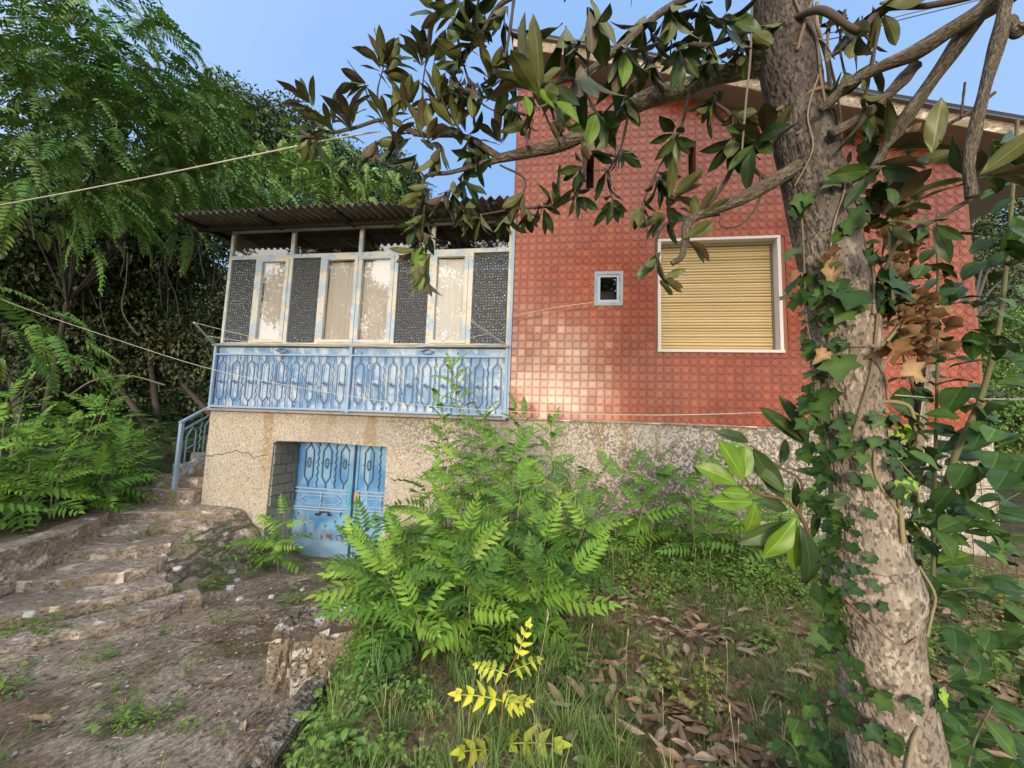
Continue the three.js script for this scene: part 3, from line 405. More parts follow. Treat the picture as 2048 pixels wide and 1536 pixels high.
const rockTex = tex(512, 512, (u, v) => { const n = fbm(u * 5, v * 5, 5, 5), l = fbm(u * 12 + 3, v * 12, 5, 12), s = fbm(u * 50, v * 50, 2, 50); let c = mix3([0.2, 0.165, 0.125], [0.36, 0.31, 0.25], n); c = mix3(c, [0.62, 0.6, 0.56], sst(0.52, 0.62, l) * 0.85); c = mix3(c, [0.05, 0.045, 0.035], sst(0.58, 0.68, s) * 0.75); return mix3(c, [0.13, 0.08, 0.04], sst(0.56, 0.68, fbm(u * 4 + 20, v * 4, 4, 4)) * 0.7); });
const rockMat = M([1.05, 1, 0.95], 0.95, { map: rep(rockTex, 1.3, 1.3), bumpMap: rep(cementBump, 1.5, 1.5), bumpScale: 0.05 });
const b1 = part('stone_block', [stone(-0.78, -2.12, 2.18, 0.8, 0.66, 0.64, 0.5, 0.13, 3)], rockMat, scene); tag(b1, 'big lichen-spotted stone block at the end of the grassy bank', 'stone');
const b2 = part('stone_slab', [stone(-1.17, -2.1, 2.42, 0.16, 0.56, 0.3, 0.5, 0.08, 11)], M([0.95, 0.88, 0.78], 0.95, { bumpMap: cementBump, bumpScale: 0.02, map: rep(rockTex, 2, 2, 0.3, 0.2) }), scene); tag(b2, 'narrow upright stone slab leaning on the left side of the big block', 'stone');
const b3 = part('kerb_stone', [stone(-0.62, -1.95, 3.12, 0.14, 0.32, 0.85, 0.16, 0.08, 21)], rockMat, scene); tag(b3, 'long low kerb stone crusted with white lichen in the grass', 'stone');
const wallBits = [[-3.3, 0.62], [-3.5, 1.15], [-2.95, 1.0], [-2.6, 1.25], [-3.3, 1.75], [-3.95, 1.0], [-3.1, 0.75], [-2.35, 1.1], [-3.6, 2.3], [-4.3, 0.3], [-4.2, 0.2], [-2.2, 0.8]];
wallBits.forEach(([x, z], i) => { const s = rr(0.035, 0.075), o = part('plaster_lump', [stone(0, 0, 0, s, s * 0.6, s, rr(0, 3), 0.16, i * 5)], M([0.72, 0.7, 0.66], 0.9), scene); o.position.copy(onG(x, z, i === 9 || i === 10 ? 0.1 : 0.0)); if (x < -3.3 && x > -4.1) o.position.y += 0.12; tag(o, i === 8 ? 'white plaster lump on the lowest tread of the stone steps' : i === 9 || i === 10 ? 'white plaster lump on the landing by the house corner' : 'small white lump of fallen plaster on the worn concrete below the base', 'rubble', 'white plaster lumps lying on the steps and ramp'); });

// ---------- plants ----------
// sprouts of tree-of-heaven and locust: stems with spirals of compound leaves, every leaf a part
const barkGreen = M([0.3, 0.3, 0.16], 0.8), barkGrey = M([0.17, 0.14, 0.11], 0.9);
const ailGeo = vary(9, (_, i) => compoundGeo({ L: 0.52, n: 7 + (i % 3), ll: 0.17, lw: 0.026, droop: 0.15 + 0.07 * i, hang: 0.25 + 0.06 * (i % 4) }));
const locGeo = vary(4, (_, i) => compoundGeo({ L: 0.3, n: 9, ll: 0.055, lw: 0.016, droop: 0.3 + 0.12 * i, round: 0, hang: 0.15 }));
const greens = [[0.14, 0.28, 0.035], [0.18, 0.33, 0.045], [0.11, 0.235, 0.035], [0.22, 0.37, 0.05]].map((c) => leafMat(c, 0.5)), darkGreens = [[0.085, 0.18, 0.035], [0.105, 0.21, 0.04], [0.07, 0.15, 0.035]].map((c) => leafMat(c, 0.55)), yellows = [[0.5, 0.5, 0.05], [0.44, 0.47, 0.06]].map((c) => leafMat(c, 0.5));
function sprouts(name, label, category, stems, o = {}) {
  const t = thing(name, label, category, o.group), list = [];
  for (const s of stems) {
    const [x, z, h, lx = 0, lz = 0] = s, n = s[5] ?? Math.round(h * 12), y = o.y ?? H(x, z), sc = s[6] ?? o.scale ?? 1, b = V(x, y - 0.03, z), tip = V(x + lx, y + h, z + lz), mid = b.clone().lerp(tip, 0.5).add(V(rr(-0.03, 0.03) - lx * 0.15, 0, rr(-0.03, 0.03)));
    part('stem', [tube([b, mid, tip], (k) => (0.012 * (1 - 0.7 * k)) * (0.7 + 0.35 * h), 8, 5)], o.bark ?? barkGreen, t);
    const cv = new THREE.CatmullRomCurve3([b, mid, tip]); let a = rr(0, 6);
    for (let i = 0; i < n; i++) {
      const k = lerp(o.low ?? 0.25, 1, n > 1 ? i / (n - 1) : 1), p = cv.getPoint(k); a += 2.4 + rr(-0.3, 0.3); const el = lerp(0.05, 1.15, k * k) + rr(-0.15, 0.15);
      const d = V(Math.cos(a) * Math.cos(el), Math.sin(el), Math.sin(a) * Math.cos(el)); if (o.face) d.addScaledVector(o.face, 0.35);
      const size = sc * (1.12 - 0.45 * k) * rr(0.8, 1.15); list.push(leafAt(pick(o.geo ?? ailGeo), pick(o.mats ?? greens), pose(p, d, V(rr(-0.3, 0.3), 0.8, rr(0, 0.8)), size)));
    }
  }
  putLeaves(list, t); return t;
}
const F = V(0, 0, 1);
sprouts('ailanthus_bush', 'large bright green clump of ailanthus saplings in front of the concrete base', 'bush', [[0.0, 1.5, 0.95, -0.05, 0, 14], [0.32, 1.75, 0.85, 0.1, 0.1, 13], [-0.3, 1.6, 0.7, -0.15, 0.1, 11], [0.5, 1.25, 0.9, 0.1, 0, 12], [0.1, 0.95, 1.25, 0, 0.1, 15], [-0.3, 2.05, 0.5, -0.1, 0.15, 11], [0.1, 2.2, 0.5, 0.05, 0.2, 12], [0.42, 2.2, 0.42, 0.15, 0.15, 11], [-0.45, 1.25, 0.8, -0.1, 0.1, 11], [-0.62, 1.9, 0.5, -0.2, 0.15, 10], [0.75, 0.9, 0.85, 0.1, 0.1, 11], [0.75, 1.6, 0.6, 0.2, 0.1, 11], [-0.1, 1.85, 0.7, 0, 0.1, 13], [0.55, 1.95, 0.6, 0.1, 0.1, 12], [-0.6, 1.6, 0.5, -0.15, 0.15, 9], [0.25, 1.25, 1.1, 0.05, 0.1, 14], [-0.2, 1.2, 1.1, -0.1, 0.1, 14], [0.2, 2.4, 0.4, 0, 0.15, 12, 0.95], [-0.3, 2.35, 0.42, -0.1, 0.15, 12, 0.95], [0.55, 2.3, 0.4, 0.1, 0.15, 11, 0.9], [-0.05, 2.55, 0.3, -0.05, 0.15, 9, 0.85], [-0.6, 2.05, 0.45, -0.15, 0.1, 11, 0.9], [0.05, 2.0, 0.6, 0, 0.1, 13, 0.95], [-0.5, 2.2, 0.36, -0.1, 0.1, 9], [0.9, 1.2, 0.5, 0.1, 0.1, 9], [0.7, 2.1, 0.4, 0.15, 0.1, 9]], { face: F, low: 0.3, scale: 0.88, mats: [...greens, ...greens, ...darkGreens, leafMat([0.2, 0.3, 0.05], 0.5)] });
sprouts('locust_sapling', 'slender locust sapling with small oval leaflets rising past the end of the veranda railing', 'sapling', [[-0.35, 0.75, 1.7, -0.35, 0, 26], [-0.1, 0.62, 2.05, -0.5, 0.05, 30], [-0.2, 0.9, 1.5, 0.1, 0.1, 28], [0.15, 0.7, 1.5, 0.15, 0, 24], [0.35, 0.6, 1.55, -0.15, 0.05, 24], [-0.5, 0.8, 1.35, -0.1, 0.1, 20], [0.6, 0.6, 1.4, 0, 0.1, 22]], { geo: locGeo, mats: [greens[0], greens[2], darkGreens[1]], face: F, low: 0.35, scale: 1.2 });
sprouts('ailanthus_bush', 'green ailanthus saplings against the concrete base beneath the yellow shutter', 'bush', [[1.5, 0.7, 0.6, 0.1, 0.1], [2.35, 0.35, 0.95, 0, 0.05], [1.9, 0.3, 0.95, -0.1, 0.05], [2.75, 0.8, 0.5, 0.1, 0.1], [3.2, 0.5, 0.6, 0.1, 0.1], [1.35, 0.45, 0.85, 0.1, 0.05], [1.75, 0.4, 0.8, 0.1, 0.1], [2.2, 0.45, 0.75, -0.1, 0.1], [2.6, 0.4, 1.0, 0.1, 0], [1.05, 0.6, 0.8, 0, 0.1], [2.05, 0.75, 0.5, 0, 0.1], [2.5, 0.75, 0.55, 0.1, 0.1], [2.9, 0.5, 0.75, 0, 0.1]], { mats: [greens[0], greens[2], darkGreens[1]], scale: 0.95, face: F });
sprouts('ailanthus_sprout', 'small ailanthus sprout with drooping leaves growing beside the left jamb of the cellar door', 'sprout', [[-3.05, 0.05, 0.75, 0.05, 0.12, 11], [-2.95, 0.25, 0.5, -0.2, 0.1, 8]], { mats: [greens[0], greens[1]], scale: 0.95, face: F });
sprouts('ailanthus_thicket', 'shaded thicket of ailanthus saplings along the upper side of the stone steps', 'bush', [[-5.25, 0.75, 0.5, 0.15, 0.1, 10], [-5.5, 0.45, 0.65, 0.25, 0.1, 11], [-5.75, 0.1, 0.8, 0.3, 0.1, 12], [-5.1, 1.3, 0.5, 0.1, 0.1, 10], [-5.3, 1.4, 0.9, 0.1, 0.1, 14], [-5.9, 0.7, 1.1, 0.2, 0.1, 15], [-5.3, 2.1, 0.9, 0.1, 0.1, 14], [-6.4, 1.5, 1.3, 0.1, 0.1, 16], [-5.7, 0.3, 0.9, 0.25, 0.1, 13], [-4.9, 2.7, 0.6, 0.1, 0.1, 11], [-5.0, 1.9, 0.7, 0, 0.1], [-5.6, 1.6, 1.05, 0.15, 0.1], [-6.1, 1.2, 1.2, 0.1, 0.1], [-5.5, 1.0, 0.75, 0.2, 0.1], [-6.2, 0.4, 1.25, 0.3, 0], [-6.7, 0.8, 1.35, 0.1, 0], [-5.1, 2.4, 0.75, 0.1, 0.1], [-5.9, 2.3, 0.95, 0.1, 0.1], [-6.5, 1.9, 1.15, 0, 0.1], [-6.9, -0.2, 1.5, 0.5, 0.1], [-5.3, 2.9, 0.7, 0, 0]], { mats: [greens[0], greens[1], greens[2]], face: V(0.5, 0, 0.5), scale: 1.05, low: 0.15 });
sprouts('ailanthus_sprout', 'low ailanthus sprout spreading over the edge of the lowest steps at the frame edge', 'sprout', [[-3.75, 2.85, 0.3, 0.1, 0, 6]], { scale: 0.7 });
{ // the yellow sprout in front
  const t = thing('yellow_sprout', 'bright yellow ailanthus sprout standing alone in the grass in front of the bush', 'sprout'), b = V(0.56, -1.56, 3.26);
  const s0 = at(1003, 1536, 1.72), pts = [V(s0.x, -1.56, s0.z), at(1004, 1440, 1.72), at(1012, 1360, 1.73), at(1038, 1300, 1.75)];
  part('stem', [tube(pts, (k) => 0.005 * (1.1 - 0.7 * k), 12, 5)], M([0.28, 0.12, 0.05], 0.7), t);
  const yg = vary(3, (_, i) => compoundGeo({ L: 0.26, n: 4 + i % 2, ll: 0.1, lw: 0.02, droop: 0.05 + 0.12 * i, seg: 4 }));
  for (const [px, py, qx, qy, dd, s] of [[1004, 1402, 916, 1376, 0.06, 1], [1010, 1412, 1068, 1398, 0.1, 0.72], [1004, 1500, 918, 1500, 0.14, 1.15], [1004, 1490, 1104, 1475, 0.1, 1.3], [1016, 1350, 955, 1325, -0.06, 0.8], [1020, 1345, 1062, 1325, -0.05, 0.75], [1035, 1318, 1046, 1272, 0.0, 0.72], [1008, 1380, 1045, 1420, 0.16, 0.6], [1004, 1512, 1048, 1530, 0.12, 0.6]]) { const p = at(px, py, 1.73), q = at(qx, qy, 1.73 - dd); put('leaf', pick(yg), pick(yellows), pose(p, q.clone().sub(p), V(0, 0.8, 0.6), s * 0.8), t); }
}

// ---------- the magnolia ----------
const barkTex = tex(1024, 1024, (u, v) => { const n = fbm(u * 8, v * 9, 5, 8), p = fbm(u * 46 + 3, v * 44, 4, 46), q = fbm(u * 70, v * 80, 2, 70), l = fbm(u * 20 + 40, v * 18, 5, 20); let c = mix3([0.19, 0.165, 0.135], [0.3, 0.265, 0.22], n); c = mix3(c, [0.52, 0.48, 0.4], sst(0.46, 0.66, 0.6 * p + 0.4 * l) * 0.62); c = mix3(c, [0.08, 0.065, 0.05], sst(0.54, 0.72, fbm(u * 26 + 9, v * 30 + 5, 4, 26)) * 0.35); return mix3(c, [0.06, 0.05, 0.04], sst(0.58, 0.7, q) * 0.7); });
const barkBump = tex(1024, 1024, (u, v) => 0.6 * fbm(u * 56, v * 44, 4, 56) + 0.4 * fbm(u * 16, v * 14, 4, 16), false);
const barkMat = M([1.05, 1, 0.95], 0.92, { vertexColors: true, map: rep(barkTex, 1, 0.9), bumpMap: rep(barkBump, 1, 0.9), bumpScale: 0.025 }), limbMat = M([0.62, 0.58, 0.52], 0.92, { map: rep(barkTex, 0.6, 1.6), bumpMap: rep(barkBump, 0.6, 1.6), bumpScale: 0.012 }), twigMat = M([0.09, 0.07, 0.055], 0.85);
const mag = thing('magnolia_tree', 'old magnolia tree with ivy-wound trunk and glossy leaves hanging before the red wall', 'tree');
const TR = [[1850, 1690, 1.24, 0.165], [1812, 1536, 1.25, 0.152], [1782, 1380, 1.27, 0.141], [1763, 1260, 1.28, 0.136], [1755, 1170, 1.285, 0.156], [1746, 1090, 1.29, 0.124], [1737, 980, 1.3, 0.112], [1718, 860, 1.32, 0.112], [1706, 760, 1.335, 0.119], [1690, 640, 1.35, 0.126], [1668, 520, 1.37, 0.123], [1645, 400, 1.4, 0.124], [1622, 300, 1.42, 0.118], [1602, 190, 1.44, 0.116], [1588, 90, 1.46, 0.118], [1576, -30, 1.5, 0.118], [1560, -220, 1.56, 0.115], [1545, -520, 1.66, 0.11]];
const tPts = TR.map(([x, y, d]) => at(x - (y > 700 ? 14 : 4 + 12 * (700 - y) / 600), y, d)), tR = TR.map((q, i) => q[3] * (i < 6 ? 0.84 : 0.79)); { const g0 = tPts[0]; tPts.unshift(V(g0.x + 0.02, H(g0.x, g0.z) - 0.1, g0.z)); tR.unshift(0.17); }
const trunkC = new THREE.CatmullRomCurve3(tPts, false, 'centripetal'), tRad = (t) => { const k = t * (tR.length - 1), a = Math.min(tR.length - 2, Math.floor(k)); return lerp(tR[a], tR[a + 1], k - a); };
const knots = [[at(1768, 1152, 1.15), 0.05, 0.024], [at(1672, 1165, 1.24), 0.055, 0.03], [at(1830, 1190, 1.27), 0.08, 0.012]];
{
  const g = tube(tPts, (t) => tRad(t), 150, 44, 0.03, true), p = g.attributes.position, n = g.attributes.normal;
  for (let i = 0; i < p.count; i++) { const q = V(p.getX(i), p.getY(i), p.getZ(i)); let d = 0.006 * (fbm(q.x * 30 + q.z * 20, q.y * 22, 3) - 0.5); for (const [c, r, h] of knots) { const e = q.distanceTo(c) / r; d += h * Math.exp(-e * e * 0.9) * (c === knots[0][0] ? (e < 0.45 ? -0.5 : 0.9) : 1); } p.setXYZ(i, q.x + n.getX(i) * d, q.y + n.getY(i) * d, q.z + n.getZ(i) * d); }
  const crownShade = []; for (let i = 0; i < p.count; i++) { const k = lerp(1.2, 0.42, sst(0.15, 1.0, p.getY(i) + 0.25 * (fbm(p.getX(i) * 9 + 40, p.getY(i) * 5 + 40, 3) - 0.5))); crownShade.push(k, k * 0.98, k * lerp(1, 1.08, sst(0.3, 1, p.getY(i)))); } g.setAttribute('color', new THREE.Float32BufferAttribute(crownShade, 3));  // shade under the crown painted into the vertex colours, darkening the upper trunk
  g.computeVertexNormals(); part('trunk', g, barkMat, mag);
}
const px = (list) => list.map(([x, y, d]) => at(x, y, d));
const limbs = [ // points (pixel, distance), radius at the start and the end
  [[[1600, 130, 1.46], [1520, 128, 1.5], [1440, 150, 1.55], [1366, 176, 1.58], [1280, 205, 1.6], [1200, 252, 1.62], [1140, 283, 1.65], [1070, 302, 1.7], [990, 318, 1.75]], 0.042, 0.022],
  [[[1000, 316, 1.74], [930, 274, 1.76], [840, 268, 1.8], [770, 240, 1.85], [700, 258, 1.9], [650, 262, 1.95], [610, 215, 1.95]], 0.016, 0.004],
  [[[1010, 316, 1.74], [950, 332, 1.76], [900, 345, 1.78], [850, 355, 1.8], [848, 420, 1.78], [840, 500, 1.76], [838, 540, 1.75]], 0.014, 0.003],
  [[[1625, 315, 1.36], [1544, 364, 1.4], [1448, 414, 1.45], [1380, 441, 1.48], [1371, 480, 1.48], [1362, 515, 1.48], [1343, 528, 1.49]], 0.026, 0.009],
  [[[1480, 240, 1.5], [1475, 300, 1.5], [1440, 380, 1.5], [1390, 430, 1.52], [1330, 450, 1.55], [1312, 490, 1.55], [1330, 560, 1.54]], 0.013, 0.003],
  [[[1640, 222, 1.3], [1700, 168, 1.25], [1760, 135, 1.2], [1830, 105, 1.15], [1900, 60, 1.1], [1990, 5, 1.05], [2090, -80, 1.0]], 0.013, 0.03],
  [[[1745, 345, 1.25], [1770, 300, 1.25], [1821, 225, 1.2], [1880, 140, 1.15], [1950, 40, 1.1], [2010, -40, 1.05]], 0.016, 0.024],
  [[[1660, 270, 1.3], [1740, 222, 1.26], [1800, 165, 1.22], [1832, 128, 1.2]], 0.016, 0.02],
  [[[2020, -40, 1.0], [2008, 25, 1.0], [2000, 70, 1.0], [1975, 160, 1.0], [1955, 240, 1.0], [1938, 320, 1.0], [1944, 395, 1.0]], 0.016, 0.0125],
  [[[2012, 40, 1.0], [2038, 62, 0.99], [2052, 50, 0.98]], 0.014, 0.02],
  [[[1940, 400, 1.02], [1880, 435, 1.05], [1800, 480, 1.08], [1770, 540, 1.1]], 0.006, 0.004],
  [[[1990, 185, 1.1], [1930, 230, 1.12], [1850, 270, 1.15]], 0.005, 0.005], [[[1930, 165, 1.1], [1922, 235, 1.1]], 0.003, 0.003],
  [[[1580, 40, 1.4], [1640, 20, 1.3], [1720, 60, 1.25], [1760, 20, 1.25], [1850, 12, 1.2], [1960, -10, 1.2]], 0.012, 0.008],
  [[[1760, 40, 1.25], [1745, 120, 1.25], [1728, 210, 1.25]], 0.006, 0.005], [[[1690, 20, 1.3], [1680, 90, 1.3], [1690, 150, 1.3]], 0.005, 0.003],
  [[[1545, -60, 1.45], [1440, -30, 1.4], [1330, 20, 1.3], [1240, 95, 1.2], [1160, 150, 1.1], [1080, 172, 1.02]], 0.018, 0.006],
  [[[1500, 60, 1.42], [1420, 90, 1.4], [1350, 90, 1.35], [1300, 130, 1.35], [1250, 180, 1.36], [1200, 235, 1.4]], 0.01, 0.004],
  [[[1420, -60, 1.4], [1250, -40, 1.4], [1100, -30, 1.45], [1000, 10, 1.5], [960, 75, 1.55], [925, 120, 1.6], [905, 160, 1.65]], 0.016, 0.005],
  [[[905, -40, 1.6], [910, 40, 1.6], [925, 120, 1.6], [940, 170, 1.6]], 0.006, 0.004],
  [[[1030, -20, 1.45], [1020, 60, 1.45], [1008, 125, 1.45]], 0.007, 0.005],
  [[[860, 262, 1.8], [845, 190, 1.8], [852, 120, 1.78]], 0.006, 0.003], [[[770, 240, 1.85], [755, 190, 1.85], [768, 130, 1.85]], 0.005, 0.003], [[[760, 220, 1.85], [735, 190, 1.88], [728, 165, 1.88]], 0.004, 0.003],
  [[[1160, 262, 1.64], [1170, 330, 1.64], [1150, 390, 1.66], [1110, 410, 1.7], [1030, 418, 1.72], [960, 430, 1.74]], 0.009, 0.004],
  [[[1260, 212, 1.6], [1240, 300, 1.6], [1215, 350, 1.6], [1225, 400, 1.6]], 0.006, 0.003], [[[1380, 170, 1.56], [1360, 260, 1.56], [1310, 350, 1.56], [1280, 420, 1.56]], 0.008, 0.003],
  [[[1540, 365, 1.42], [1500, 330, 1.44], [1470, 280, 1.46], [1460, 230, 1.48], [1420, 200, 1.5]], 0.008, 0.006], [[[1520, 350, 1.42], [1518, 400, 1.42], [1480, 450, 1.43], [1442, 452, 1.44], [1441, 430, 1.44]], 0.004, 0.003],
  [[[1000, 330, 1.74], [1050, 360, 1.72], [1040, 400, 1.72], [1010, 440, 1.72]], 0.005, 0.003], [[[1120, 290, 1.66], [1100, 250, 1.64], [1085, 215, 1.6], [1070, 185, 1.55]], 0.005, 0.003], [[[930, 274, 1.76], [900, 230, 1.76], [880, 190, 1.74]], 0.005, 0.003],
];
limbs.forEach(([l, a, b]) => part('branch', [tube(px(l), (t) => lerp(a, b, t) * (1 + 0.12 * Math.sin(t * 17 + a * 900)), 10 * l.length, a > 0.02 ? 12 : 7, 0.12)], a > 0.012 ? limbMat : twigMat, mag));
// leaves in whorls: (pixel x, y, distance, direction on the picture, how many, length)
const top = [0.036, 0.068, 0.02], topL = [0.06, 0.105, 0.024], und = [0.105, 0.082, 0.04], undG = [0.125, 0.14, 0.045];
const magGeo = [[top, und], [top, und], [top, undG], [topL, undG], [[0.03, 0.06, 0.022], [0.11, 0.075, 0.04]], [topL, undG], [top, undG]].map((two, i) => leafGeo({ L: 1, W: 0.142 + 0.018 * (i % 3), seg: 8, fold: 0.25, droop: [0.05, 0.3, -0.12, 0.18, 0.45, 0.1, 0.25][i], wav: 0.08 + 0.03 * (i % 3), two, peak: 0.54, tip: 0.85 }));
const freshGeo = [0, 1].map((i) => leafGeo({ L: 1, W: 0.2, seg: 8, fold: 0.3, droop: 0.1 + 0.15 * i, wav: 0.08, two: [[0.125, 0.23, 0.022], [0.16, 0.22, 0.04]], peak: 0.55, tip: 0.85 }));
const magMat = P([1, 1, 1], 0.4, { vertexColors: true, ior: 1.42 });
const whorls = [
  [622, 208, 1.95, -0.6, -0.8, 8], [665, 258, 1.93, -0.5, -0.7, 8], [700, 250, 1.9, -0.2, -1, 7], [640, 275, 1.95, -0.7, 0.5, 6], [768, 240, 1.86, 0, -1, 7], [765, 125, 1.85, -0.1, -1, 7], [728, 168, 1.88, -0.8, 0, 6], [780, 130, 1.86, 0.6, -0.5, 5], [850, 120, 1.78, 0, -1, 8], [872, 120, 1.78, 0.5, -0.5, 5], [812, 215, 1.82, 0, -1, 8], [842, 265, 1.8, 0.2, -1, 7], [880, 190, 1.74, 0, -1, 7], [905, 165, 1.66, 0.3, 0.6, 7], [925, 125, 1.6, -0.6, 0, 6], [942, 175, 1.6, 0, 0.8, 7], [905, 240, 1.74, 0.2, -1, 7], [935, 275, 1.76, 0.3, 0.5, 7], [960, 80, 1.55, -0.5, 0.2, 7], [985, 165, 1.55, 0.2, -0.8, 8], [1008, 128, 1.46, 0, 0.8, 7], [880, 25, 1.6, -0.5, 0, 6], [905, -10, 1.6, 0, -1, 6], [950, 20, 1.55, 0, 0.6, 6], [1010, 25, 1.48, -0.3, 0.6, 7], [1040, 60, 1.45, 0.3, 0.4, 6],
  [1066, 178, 1.0, -0.5, -0.6, 7, 0.17], [1078, 172, 1.02, 0.8, 0.6, 5, 0.14], [1130, 60, 1.0, 0, 0.9, 6, 0.17], [1180, 30, 0.95, 0.2, 0.9, 5, 0.17], [1160, 150, 1.1, 0, 0.6, 7, 0.18], [1245, 95, 1.2, 0, 0.9, 7, 0.18], [1205, 232, 1.4, -0.2, 0.9, 7], [1245, 190, 1.36, 0.2, 0.8, 7], [1300, 125, 1.35, 0, 1, 7], [1290, 45, 1.3, -0.3, 0.7, 8, 0.17], [1340, 25, 1.3, 0.2, 0.8, 8, 0.17], [1355, 95, 1.35, 0.2, 0.9, 8], [1420, 95, 1.4, 0, 0.9, 8], [1400, 20, 1.38, 0, 0.8, 8], [1450, 40, 1.4, 0.3, 0.6, 7], [1480, 90, 1.42, 0, 0.7, 7], [1500, 60, 1.42, 0.4, 0.4, 6], [1085, 215, 1.6, 0, -0.7, 7], [1110, 245, 1.64, 0.5, 0, 7], [1060, 240, 1.66, -0.5, 0.4, 7], [1030, 210, 1.66, -0.3, 0.6, 7], [1000, 280, 1.74, -0.2, -0.7, 7], [960, 310, 1.76, -0.4, 0.6, 7], [880, 300, 1.78, -0.3, 0.8, 7], [830, 320, 1.8, -0.4, 0.8, 6], [790, 290, 1.84, -0.5, 0.6, 6], [750, 290, 1.86, -0.3, 0.9, 6],
  [848, 400, 1.78, -0.5, 0.9, 6, 0.13], [842, 440, 1.77, -0.4, 0.9, 6, 0.13], [850, 470, 1.76, 0.5, 0.9, 7, 0.13], [835, 500, 1.75, -0.6, 0.5, 6, 0.13], [840, 535, 1.75, 0.1, 1, 6, 0.14], [905, 375, 1.76, 0, 1, 6], [930, 360, 1.74, 0.5, 0.6, 6], [925, 425, 1.74, 0, 1, 4, 0.13], [958, 430, 1.74, -0.1, 1, 5, 0.13], [1012, 440, 1.72, 0, 1, 5, 0.13], [1050, 418, 1.72, 0.1, 0.8, 6, 0.13], [1085, 412, 1.71, 0.3, 0.8, 5, 0.13], [1042, 395, 1.72, -0.4, 0.5, 6], [1110, 410, 1.7, 0.2, -0.8, 6], [1150, 388, 1.66, 0.3, 0.8, 6, 0.13], [1165, 335, 1.64, -0.4, 0.5, 6, 0.13], [1172, 300, 1.64, 0.6, 0.4, 5], [1225, 402, 1.6, 0, 1, 6, 0.13], [1215, 345, 1.6, -0.3, 0.8, 5, 0.13], [1240, 300, 1.6, 0.4, 0.7, 6, 0.13], [1282, 422, 1.56, -0.3, 0.8, 7, 0.14], [1312, 350, 1.56, 0.3, 0.7, 7], [1350, 270, 1.56, -0.2, 0.9, 7], [1340, 400, 1.5, 0.4, -0.6, 6, 0.16], [1330, 430, 1.55, -0.4, 0.3, 6], [1330, 560, 1.54, 0.5, 0.1, 4, 0.13], [1318, 510, 1.55, -0.5, 0.8, 3, 0.13], [1372, 480, 1.48, 0.7, -0.2, 4, 0.15], [1390, 440, 1.48, 0.3, -0.8, 5],
  [1475, 275, 1.48, -0.3, 0.9, 6, 0.17], [1462, 225, 1.48, 0.4, 0.8, 5, 0.16], [1425, 200, 1.5, -0.4, 0.8, 6], [1530, 300, 1.4, 0, -0.9, 5, 0.2], [1510, 285, 1.4, -0.5, 0.3, 4, 0.18], [1690, 150, 1.3, 0.2, 0.7, 6, 0.17], [1728, 210, 1.25, 0.2, 0.8, 7, 0.17], [1745, 120, 1.25, -0.3, 0.6, 6], [1690, 60, 1.3, 0.4, 0.5, 7, 0.17], [1720, 40, 1.28, 0, 0.8, 6, 0.17], [1770, 300, 1.25, 0.6, -0.5, 7, 0.19], [1800, 330, 1.22, 0.6, 0.3, 6, 0.18], [1750, 340, 1.25, -0.5, 0.4, 6, 0.17], [1860, 330, 1.1, 0.2, -0.9, 6, 0.16], [1935, 365, 1.02, 0.8, -0.4, 5, 0.15], [1925, 360, 1.02, -0.6, -0.3, 4, 0.15], [1800, 400, 1.1, 0.2, -0.4, 6, 0.16], [1780, 450, 1.1, 0.2, 0.6, 6, 0.15], [1860, 440, 1.06, -0.2, 0.7, 5, 0.14], [1990, 290, 1.05, 0.7, -0.1, 5, 0.17], [1760, 20, 1.25, 0.5, 0.5, 6, 0.17],
];
